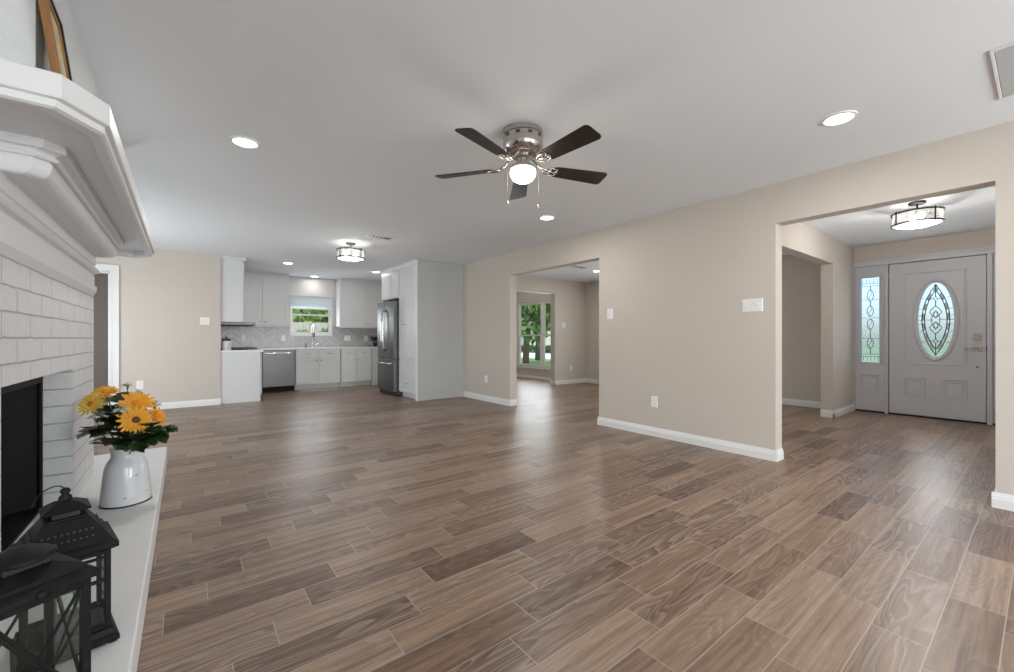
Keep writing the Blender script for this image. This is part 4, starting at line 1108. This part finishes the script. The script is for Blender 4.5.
# ------------------------------------------------------------------ ceiling fan
FCX, FCY = 1.76, 2.11
fan = thing('ceiling_fan', 'brushed nickel ceiling fan with five dark blades and lit globe', 'ceiling fan', (FCX, FCY, H - .32))
cz = (FCX, FCY, 0)
m = MB(); m.lathe([(.118, 2.439), (.130, 2.435), (.133, 2.425), (.133, 2.405), (.127, 2.400), (.127, 2.372), (.131, 2.368), (.132, 2.345), (.128, 2.325), (.116, 2.305), (.098, 2.290), (.080, 2.280)], cz, 40)
m.build('motor_housing', M['nickel'], fan, smooth='auto')
m = MB()
for i in range(10):
    a = 2*PI*i/10
    for w_ in (-.12, -.04, .04):
        m.add([(FCX + rr*math.cos(a + w_ + q), FCY + rr*math.sin(a + w_ + q), z_) for rr, q, z_ in ((.1275, 0, 2.377), (.1275, .07, 2.377), (.1275, .07, 2.395), (.1275, 0, 2.395), (.1285, 0, 2.377), (.1285, .07, 2.377), (.1285, .07, 2.395), (.1285, 0, 2.395))],
              [(0,1,2,3),(4,7,6,5),(0,4,5,1),(1,5,6,2),(2,6,7,3),(3,7,4,0)])
m.build('vent_slot', M['slot'], fan)
m = MB(); m.lathe([(.060, 2.285), (.060, 2.262), (.044, 2.255), (.044, 2.225), (.055, 2.220), (.078, 2.206), (.083, 2.192), (.080, 2.188)], cz, 32)
m.build('light_kit', M['nickel'], fan, smooth='auto')
m = MB(); m.lathe([(.076, 2.192), (.084, 2.182), (.086, 2.165), (.081, 2.143), (.067, 2.122), (.046, 2.109), (.020, 2.103), (.003, 2.102)], cz, 32)
m.build('light_globe', M['frost'], fan, smooth=True)
BZ = 2.205
for i, ang in enumerate((-18, -90, 198, 126, 54)):
    m = MB(); r0, r1 = .205, .612
    prof = []
    def halfw(t_): return .052 + .018 * t_
    up_, lo_ = [], []
    for k_ in range(20):
        t_ = (k_ / 10 * .92) if k_ <= 10 else .92 + .08 * math.sin(PI/2 * (k_ - 10) / 9); r_ = r0 + (r1 - r0) * t_
        e0 = min(1, t_ / .06) if t_ < .06 else 1; e1 = math.sqrt(max(0, 1 - ((t_ - .93) / .07) ** 2)) if t_ > .93 else 1
        hw = halfw(t_) * (.75 + .25 * e0) * (.55 + .45 * e1)
        up_.append((r_, hw)); lo_.append((r_, -hw))
    poly = up_ + lo_[::-1]
    m.prism(poly, 'z', -.003, .003)
    m.xf(Matrix.Translation((FCX, FCY, BZ)) @ Matrix.Rotation(R(ang), 4, 'Z') @ Matrix.Rotation(R(-13), 4, 'X'))
    bl = m.build('blade', M['blade'], fan, bevel=.001)
    m = MB()
    m.tube([(.06, 0, .075), (.085, 0, .07), (.12, 0, .02), (.18, 0, -.004), (.25, 0, -.006)], .008, 8, rs=[.012, .012, .010, .008, .006])
    for s in (-1, 1):
        m.tube([(.14, 0, -.002), (.165, s*.026, -.005), (.20, s*.038, -.006), (.235, s*.03, -.006), (.245, s*.012, -.006), (.225, s*.008, -.006)], .005, 6)
        m.lathe([(.007, -.009), (.007, -.003)], (.235, s*.03, 0), 8)
    m.xf(Matrix.Translation((FCX, FCY, BZ)) @ Matrix.Rotation(R(ang), 4, 'Z') @ Matrix.Rotation(R(-13), 4, 'X'))
    m.build('blade_iron', M['nickel'], bl, smooth=True)
rt = Vector((math.cos(R(37.65)), -math.sin(R(37.65)), 0))
for s, zb in ((-.101, 1.985), (.103, 1.96)):
    p = Vector((FCX, FCY, 0)) + rt * s
    m = MB(); q = Vector((FCX, FCY, 0)) + rt * (s * .8)
    m.tube([(q.x, q.y, 2.215), (p.x, p.y, 2.205), (p.x, p.y, zb)], .0011, 6); m.lathe([(.002, 0), (.006, -.006), (.007, -.02), (.003, -.03)], (p.x, p.y, zb), 10)
    m.build('pull_chain', M['nickel'], fan, smooth=True)
add_light('fan_lamp', 'POINT', (FCX, FCY, 2.05), 3.5, color=(1, .90, .78), size=.08)

# ------------------------------------------------------------------ drum ceiling lights
def drum_light(label, loc, rot):
    r_ = thing('drum_ceiling_light', label, 'ceiling light', (0, 0, 0), 'semi-flush drum ceiling lights')
    m = MB(); m.lathe([(.068, -.001), (.068, -.018), (.06, -.022), (.012, -.024)], n=28); m.build('canopy', M['bronze'], r_, smooth='auto')
    MB().tube([(0, 0, -.022), (0, 0, -.215)], .008, 10).build('stem', M['bronze'], r_, smooth='auto')
    RD, ZT, ZB = .187, -.108, -.218
    for z_ in (ZT, ZB):
        m = MB(); m.loft([[(RD*math.cos(a) + dr*math.cos(a), RD*math.sin(a) + dr*math.sin(a), z_ + dz) for a in [2*PI*i/48 for i in range(48)]] for dr, dz in ((0, -.007), (.009, -.007), (.009, .007), (0, .007))], loop=True); m.build('ring', M['bronze'], r_, smooth='auto')
    m = MB()
    for i in range(4):
        a = 2*PI*i/4 + .3; x, y = (RD + .008)*math.cos(a), (RD + .008)*math.sin(a)
        m.tube([(x, y, ZT + .016), (x, y, ZB - .012)], .006, 8)
        for z_ in (ZT, ZB): m.lathe([(.004, .012), (.010, .008), (.010, -.008), (.004, -.012)], (x, y, z_), 10)
        m.tube([(0, 0, ZT), (RD*math.cos(a), RD*math.sin(a), ZT)], .004, 6)
    m.build('strut', M['bronze'], r_, smooth='auto')
    m = MB(); m.loft([[((RD-.004)*math.cos(a), (RD-.004)*math.sin(a), z_) for a in [2*PI*i/48 for i in range(48)]] for z_ in (ZB, ZT)], cap=False); m.build('glass_shade', M['drumclear'], r_, smooth=True)
    m = MB(); m.lathe([(RD-.006, ZB + .002), (RD-.01, ZB - .008), (RD*.6, ZB - .022), (.02, ZB - .028), (.02, ZB - .024), (RD*.6, ZB - .018), (RD - .01, ZB - .0)], n=48); m.build('diffuser', M['drum'], r_, smooth=True)
    m = MB(); m.lathe([(.016, ZB - .026), (.016, ZB - .036), (.006, ZB - .044), (.002, ZB - .046)], n=14); m.build('finial', M['bronze'], r_, smooth='auto')
    for s in (-1, 1):
        m = MB(); m.lathe([(.014, ZB + .02), (.014, ZB + .038), (.03, ZB + .055), (.034, ZB + .075), (.024, ZB + .095), (.004, ZB + .102)], (s * .075, 0, 0), 14); m.build('bulb', M['frost'], r_, smooth=True)
    r_.location = loc; r_.rotation_euler = (0, 0, rot)
    return r_
dl = drum_light('bronze drum ceiling light lit in the kitchen', (1.88, 6.10, H), R(10))
dup(dl, (5.80, .80, H), R(30), 'bronze drum ceiling light lit in the foyer before the front door')
for p, e in (((1.88, 6.10), 11), ((5.80, .80), 46)):
    add_light('drum_lamp', 'POINT', (p[0], p[1], 2.12), e, color=(1, .985, .96), size=.12)
    add_light('drum_bulb', 'POINT', (p[0], p[1], 2.30), 3.5, color=(1, .96, .90), size=.05)

# ------------------------------------------------------------------ recessed downlights
rl = thing('recessed_light', 'round recessed downlight nearest the fireplace, left of the fan', 'recessed light', (0, 0, 0), 'round recessed ceiling downlights')
m = MB(); m.lathe([(.092, -.0005), (.090, -.006), (.074, -.009), (.070, -.003)], n=40, cap=False); m.build('trim_ring', M['trim'], rl, smooth='auto')
m = MB(); m.lathe([(.072, -.0005), (.072, -.004), (.05, -.0055), (.002, -.006)], n=36); m.build('lens', M['lens'], rl, smooth='auto')
rl.location = (.33, 3.40, H)
spots = [(.33, 3.40)]
for x, y, lb in ((3.20, .79, 'round recessed downlight above the foyer opening, nearest on the right'),
                 (3.23, 3.45, 'round recessed downlight below and right of the fan blades'),
                 (1.475, 8.40, 'round recessed downlight over the range side of the kitchen'),
                 (3.10, 8.43, 'round recessed downlight in front of the refrigerator'),
                 (2.26, 9.86, 'round recessed downlight close above the kitchen window'),
                 (6.60, 5.58, 'round recessed downlight in the front room past the opening')):
    dup(rl, (x, y, H), None, lb); spots.append((x, y))
for x, y in spots:
    add_light('downlight_lamp', 'AREA', (x, y, H - .02), (11 if y < 8 else 7) if (x, y) != (2.26, 9.86) else 2.5, color=(1, .97, .93), size=.13)

# ceiling vents
def vent(label, loc, rot, w_, d_, n_, tilt=35):
    r_ = thing('ceiling_vent', label, 'air vent', (0, 0, 0), 'white ceiling air vents')
    m = MB(); f_ = .03
    for a in ((-w_/2, w_/2, -d_/2, -d_/2 + f_), (-w_/2, w_/2, d_/2 - f_, d_/2), (-w_/2, -w_/2 + f_, -d_/2 + f_, d_/2 - f_), (w_/2 - f_, w_/2, -d_/2 + f_, d_/2 - f_)):
        m.box(*a, -.012, -.0005)
    m.build('frame', M['vent'], r_, bevel=.003)
    MB().box(-w_/2 + f_, w_/2 - f_, -d_/2 + f_, d_/2 - f_, -.003, -.0005).build('duct_opening', M['ventdark'], r_)
    m = MB()
    for i in range(n_):
        x = -w_/2 + f_ + (i + .5) * (w_ - 2*f_) / n_; s = MB().box(-.006, .006, -d_/2 + f_, d_/2 - f_, -.001, .001)
        s.xf(Matrix.Translation((x, 0, -.009)) @ Matrix.Rotation(R(tilt if i < n_ * .6 else -tilt), 4, 'Y')); m.add(s.v, s.f)
    m.build('louvres', M['vent'], r_)
    r_.location = loc; r_.rotation_euler = (0, 0, rot)
    return r_
vent('white ceiling vent with dark slots beside the kitchen drum light', (2.08, 5.48, H), 0, .36, .20, 6)
vent('white ceiling vent in the front room ceiling seen through the opening', (5.95, 5.45, H), 0, .36, .18, 6)
gr = thing('return_air_grille', 'large white return air grille at the top right ceiling corner', 'air grille', (3.335, -.14, H))
m = MB()
for a in ((3.01, 3.66, .157, .17), (3.01, 3.66, -.45, -.437), (3.01, 3.023, -.437, .157), (3.647, 3.66, -.437, .157)): m.box(*a, H - .010, H - .0005)
m.build('frame', M['vent'], gr, bevel=.002)
m = MB()
for a in ((3.026, 3.644, .085, .154), (3.026, 3.644, -.434, -.36), (3.026, 3.09, -.36, .085), (3.58, 3.644, -.36, .085)): m.box(*a, H - .006, H - .0005)
m.build('door_border', M['panel'], gr, bevel=.001)
m = MB()
for i in range(17):
    s = MB().box(3.09, 3.58, -.012, .012, -.0008, .0008); s.xf(Matrix.Translation((0, -.352 + i * .0268, H - .007)) @ Matrix.Rotation(R(14), 4, 'X')); m.add(s.v, s.f)
m.build('louvres', M['vent'], gr)
MB().box(3.09, 3.58, -.36, .085, H - .002, H - .0005).build('backing', M['vent'], gr)

# ------------------------------------------------------------------ outside
g = MB(); g.box(-30, 60, -30, 70, -.5, -.16)
struct('ground', g, M['grass'], org=(0, 0, -.16))
struct('street', MB().box(16.5, 22.5, -30, 70, -.16, -.13), M['asphalt'])
struct('driveway', MB().box(8.1, 16.5, -1.5, 2.5, -.16, -.13), M['asphalt'])
struct('bounce_slab_left', MB().box(-9, -1.95, 2.5, 10.2, -.16, -.05), M['asphalt'])  # unseen pale slab, added to bounce neutral daylight through the left slider
struct('bounce_slab_rear', MB().box(-3, 6, -10, -3.14, -.16, -.05), M['asphalt'])  # added out of view so ground bounce into the rear windows loses its green
struct('bounce_slab_kitchen', MB().box(-1.5, 6.5, 10.25, 12.9, -.16, -.05), M['asphalt'])  # unseen reflector, added to whiten the light on the back of the shade
struct('porch_floor', MB().box(8.07, 9.8, -.7, 2.4, -.16, -.04), M['asphalt'])
def tree(x, y, h_, r_, label, fm='tree1', n=1500, trunk=.16, ls=.28, zc=None, group='trees beyond the windows'):
    t_ = thing('tree', label, 'tree', (x, y, -.16), group)
    m = MB(); m.tube([(x, y, -.2), (x + .05, y, h_ * .25), (x - .08, y + .05, h_ * .55), (x, y, h_ * .8)], trunk, 8, rs=[trunk * 1.25, trunk, trunk * .8, trunk * .4])
    for i in range(5):
        a = 2*PI*i/5; m.tube([(x, y, h_ * .45), (x + math.cos(a) * r_ * .4, y + math.sin(a) * r_ * .4, h_ * .65), (x + math.cos(a) * r_ * .7, y + math.sin(a) * r_ * .7, h_ * .78)], .05, 5, rs=[trunk*.5, trunk*.3, .02])
    m.build('trunk', M['bark'], t_, smooth=True)
    c_ = MB(); zc = zc or h_ * .68
    lumps = [(Vector((random.gauss(0, .5), random.gauss(0, .5), random.gauss(0, .35))) * r_, r_ * random.uniform(.35, .6)) for _ in range(9)]
    for i in range(n):
        o_, lr = random.choice(lumps); d_ = Vector((random.gauss(0, 1), random.gauss(0, 1), random.gauss(0, 1))).normalized() * lr * random.uniform(.55, 1.0)
        p = Vector((x, y, zc)) + o_ + d_
        if p.z < .4: continue
        q = Euler((random.uniform(0, PI), random.uniform(0, PI), random.uniform(0, PI))).to_matrix(); s_ = ls * random.uniform(.6, 1.2)
        c_.add([p + q @ Vector(v) for v in ((-s_, 0, 0), (0, -s_*.45, 0), (s_, 0, s_*.15), (0, s_*.45, 0))], [(0, 1, 2, 3)])
    c_.build('crown', M[fm], t_)
    return t_
def bush(x, y, r_, label, fm='tree1', n=500, hz=None, group='shrubs beyond the windows', ls=.1):
    hz = hz or r_; t_ = thing('shrub', label, 'shrub', (x, y, -.16), group); c_ = MB()
    st = MB()
    for i in range(5):
        a = 2*PI*i/5; st.tube([(x, y, -.18), (x + math.cos(a)*r_*.5, y + math.sin(a)*r_*.5, hz)], .02, 5)
    st.build('stem', M['bark'], t_)
    for i in range(n):
        d_ = Vector((random.gauss(0, 1), random.gauss(0, 1), random.gauss(0, 1))).normalized() * random.uniform(.6, 1.0)
        p = Vector((x + d_.x * r_, y + d_.y * r_, hz * .9 - .16 + d_.z * hz))
        if p.z < -.15: continue
        q = Euler((random.uniform(0, PI), random.uniform(0, PI), random.uniform(0, PI))).to_matrix(); s_ = ls * random.uniform(.6, 1.3)
        c_.add([p + q @ Vector(v) for v in ((-s_, 0, 0), (0, -s_*.45, 0), (s_, 0, s_*.15), (0, s_*.45, 0))], [(0, 1, 2, 3)])
    c_.build('foliage', M[fm], t_)
# seen through the front-room window
tree(12.6, 14.9, 4.4, 1.5, 'leafy street tree behind the left pane of the front-room window', 'tree1', 2600, .13, .20, 2.35)
tree(15.8, 17.6, 4.8, 1.5, 'light green street tree behind the right pane of the front-room window', 'tree3', 2400, .15, .2, 2.6)
tree(26, 33, 8, 3.4, 'dark tree across the street beyond the front-room window', 'tree2', 2200, .3, .4, 4.2)
tree(37, 29, 8, 3.0, 'broad tree beside the house across the street', 'tree1', 2200, .3, .4, 4.2)
hd_ = MB()
for i in range(2600):
    y_ = random.uniform(10, 30); p = Vector((random.uniform(24.0, 24.9), y_ + 8, random.uniform(-.1, .45)))
    q = Euler((random.uniform(0, PI), random.uniform(0, PI), random.uniform(0, PI))).to_matrix(); s_ = .14
    hd_.add([p + q @ Vector(v) for v in ((-s_, 0, 0), (0, -s_*.5, 0), (s_, 0, 0), (0, s_*.5, 0))], [(0, 1, 2, 3)])
tag(hd_.build('low_hedge', M['tree2']), 'low green hedge along the far side of the street', 'hedge', kind='stuff')
hs = thing('house', 'pale house with grey roof across the street', 'house', (43, 56, 0))
MB().box(41, 48, 48, 63, -.2, 3.0).build('walls', M['siding'], hs)
m = MB(); m.loft([[(40.3, 47.4, 2.9), (48.7, 47.4, 2.9), (44.5, 47.4, 5.2)], [(40.3, 63.6, 2.9), (48.7, 63.6, 2.9), (44.5, 63.6, 5.2)]]); m.build('roof', M['roofing'], hs)
for y_ in (50, 53.5, 57): MB().box(40.96, 41.02, y_, y_ + 1.3, .9, 2.2).build('window', M['blackglass'], hs)
# seen through the kitchen window
fe = thing('garden_fence', 'weathered board fence behind the back garden', 'fence', (3.5, 15.5, -.16))
m = MB()
for i in range(46):
    x = -1.2 + i * .2; m.box(x, x + .19, 15.5, 15.53, -.16, 1.62)
m.build('boards', M['fencewood'], fe)
for i in range(5): MB().box(-1.2 + i * 2.3 - .05, -1.2 + i * 2.3 + .05, 15.53, 15.63, -.2, 1.66).build('post', M['fencewood'], fe)
bush(2.72, 13.4, .5, 'leafy shrub at lower left of the kitchen window view', 'tree3', 900, .78)
bush(3.75, 14.4, .55, 'round shrub at lower right of the kitchen window view', 'tree1', 900, .85)
tree(3.9, 18.4, 4.2, 1.5, 'light green tree behind the garden fence', 'tree3', 2400, .12, .2, 2.2)
tree(7.0, 20.5, 5.0, 1.6, 'darker tree behind the garden fence at right', 'tree1', 2200, .15, .2, 2.5)
tree(.2, 22.5, 5, 1.4, 'darker tree behind the garden fence at left', 'tree2', 2200, .15, .22, 2.6)
pg = thing('patio_cover', 'dark sloping patio roof edge outside the kitchen window', 'patio cover', (2.6, 12.0, -.16))
m = MB(); m.loft([[(1.2, 11.6, 2.32), (4.2, 11.6, 1.80), (4.2, 11.6, 1.88), (1.2, 11.6, 2.40)], [(1.2, 11.75, 2.32), (4.2, 11.75, 1.80), (4.2, 11.75, 1.88), (1.2, 11.75, 2.40)]]); m.build('roof_edge', M['bark'], pg)
for x, zt in ((1.25, 2.34), (4.15, 1.83)): MB().box(x - .04, x + .04, 11.63, 11.71, -.2, zt).build('post', M['bark'], pg)
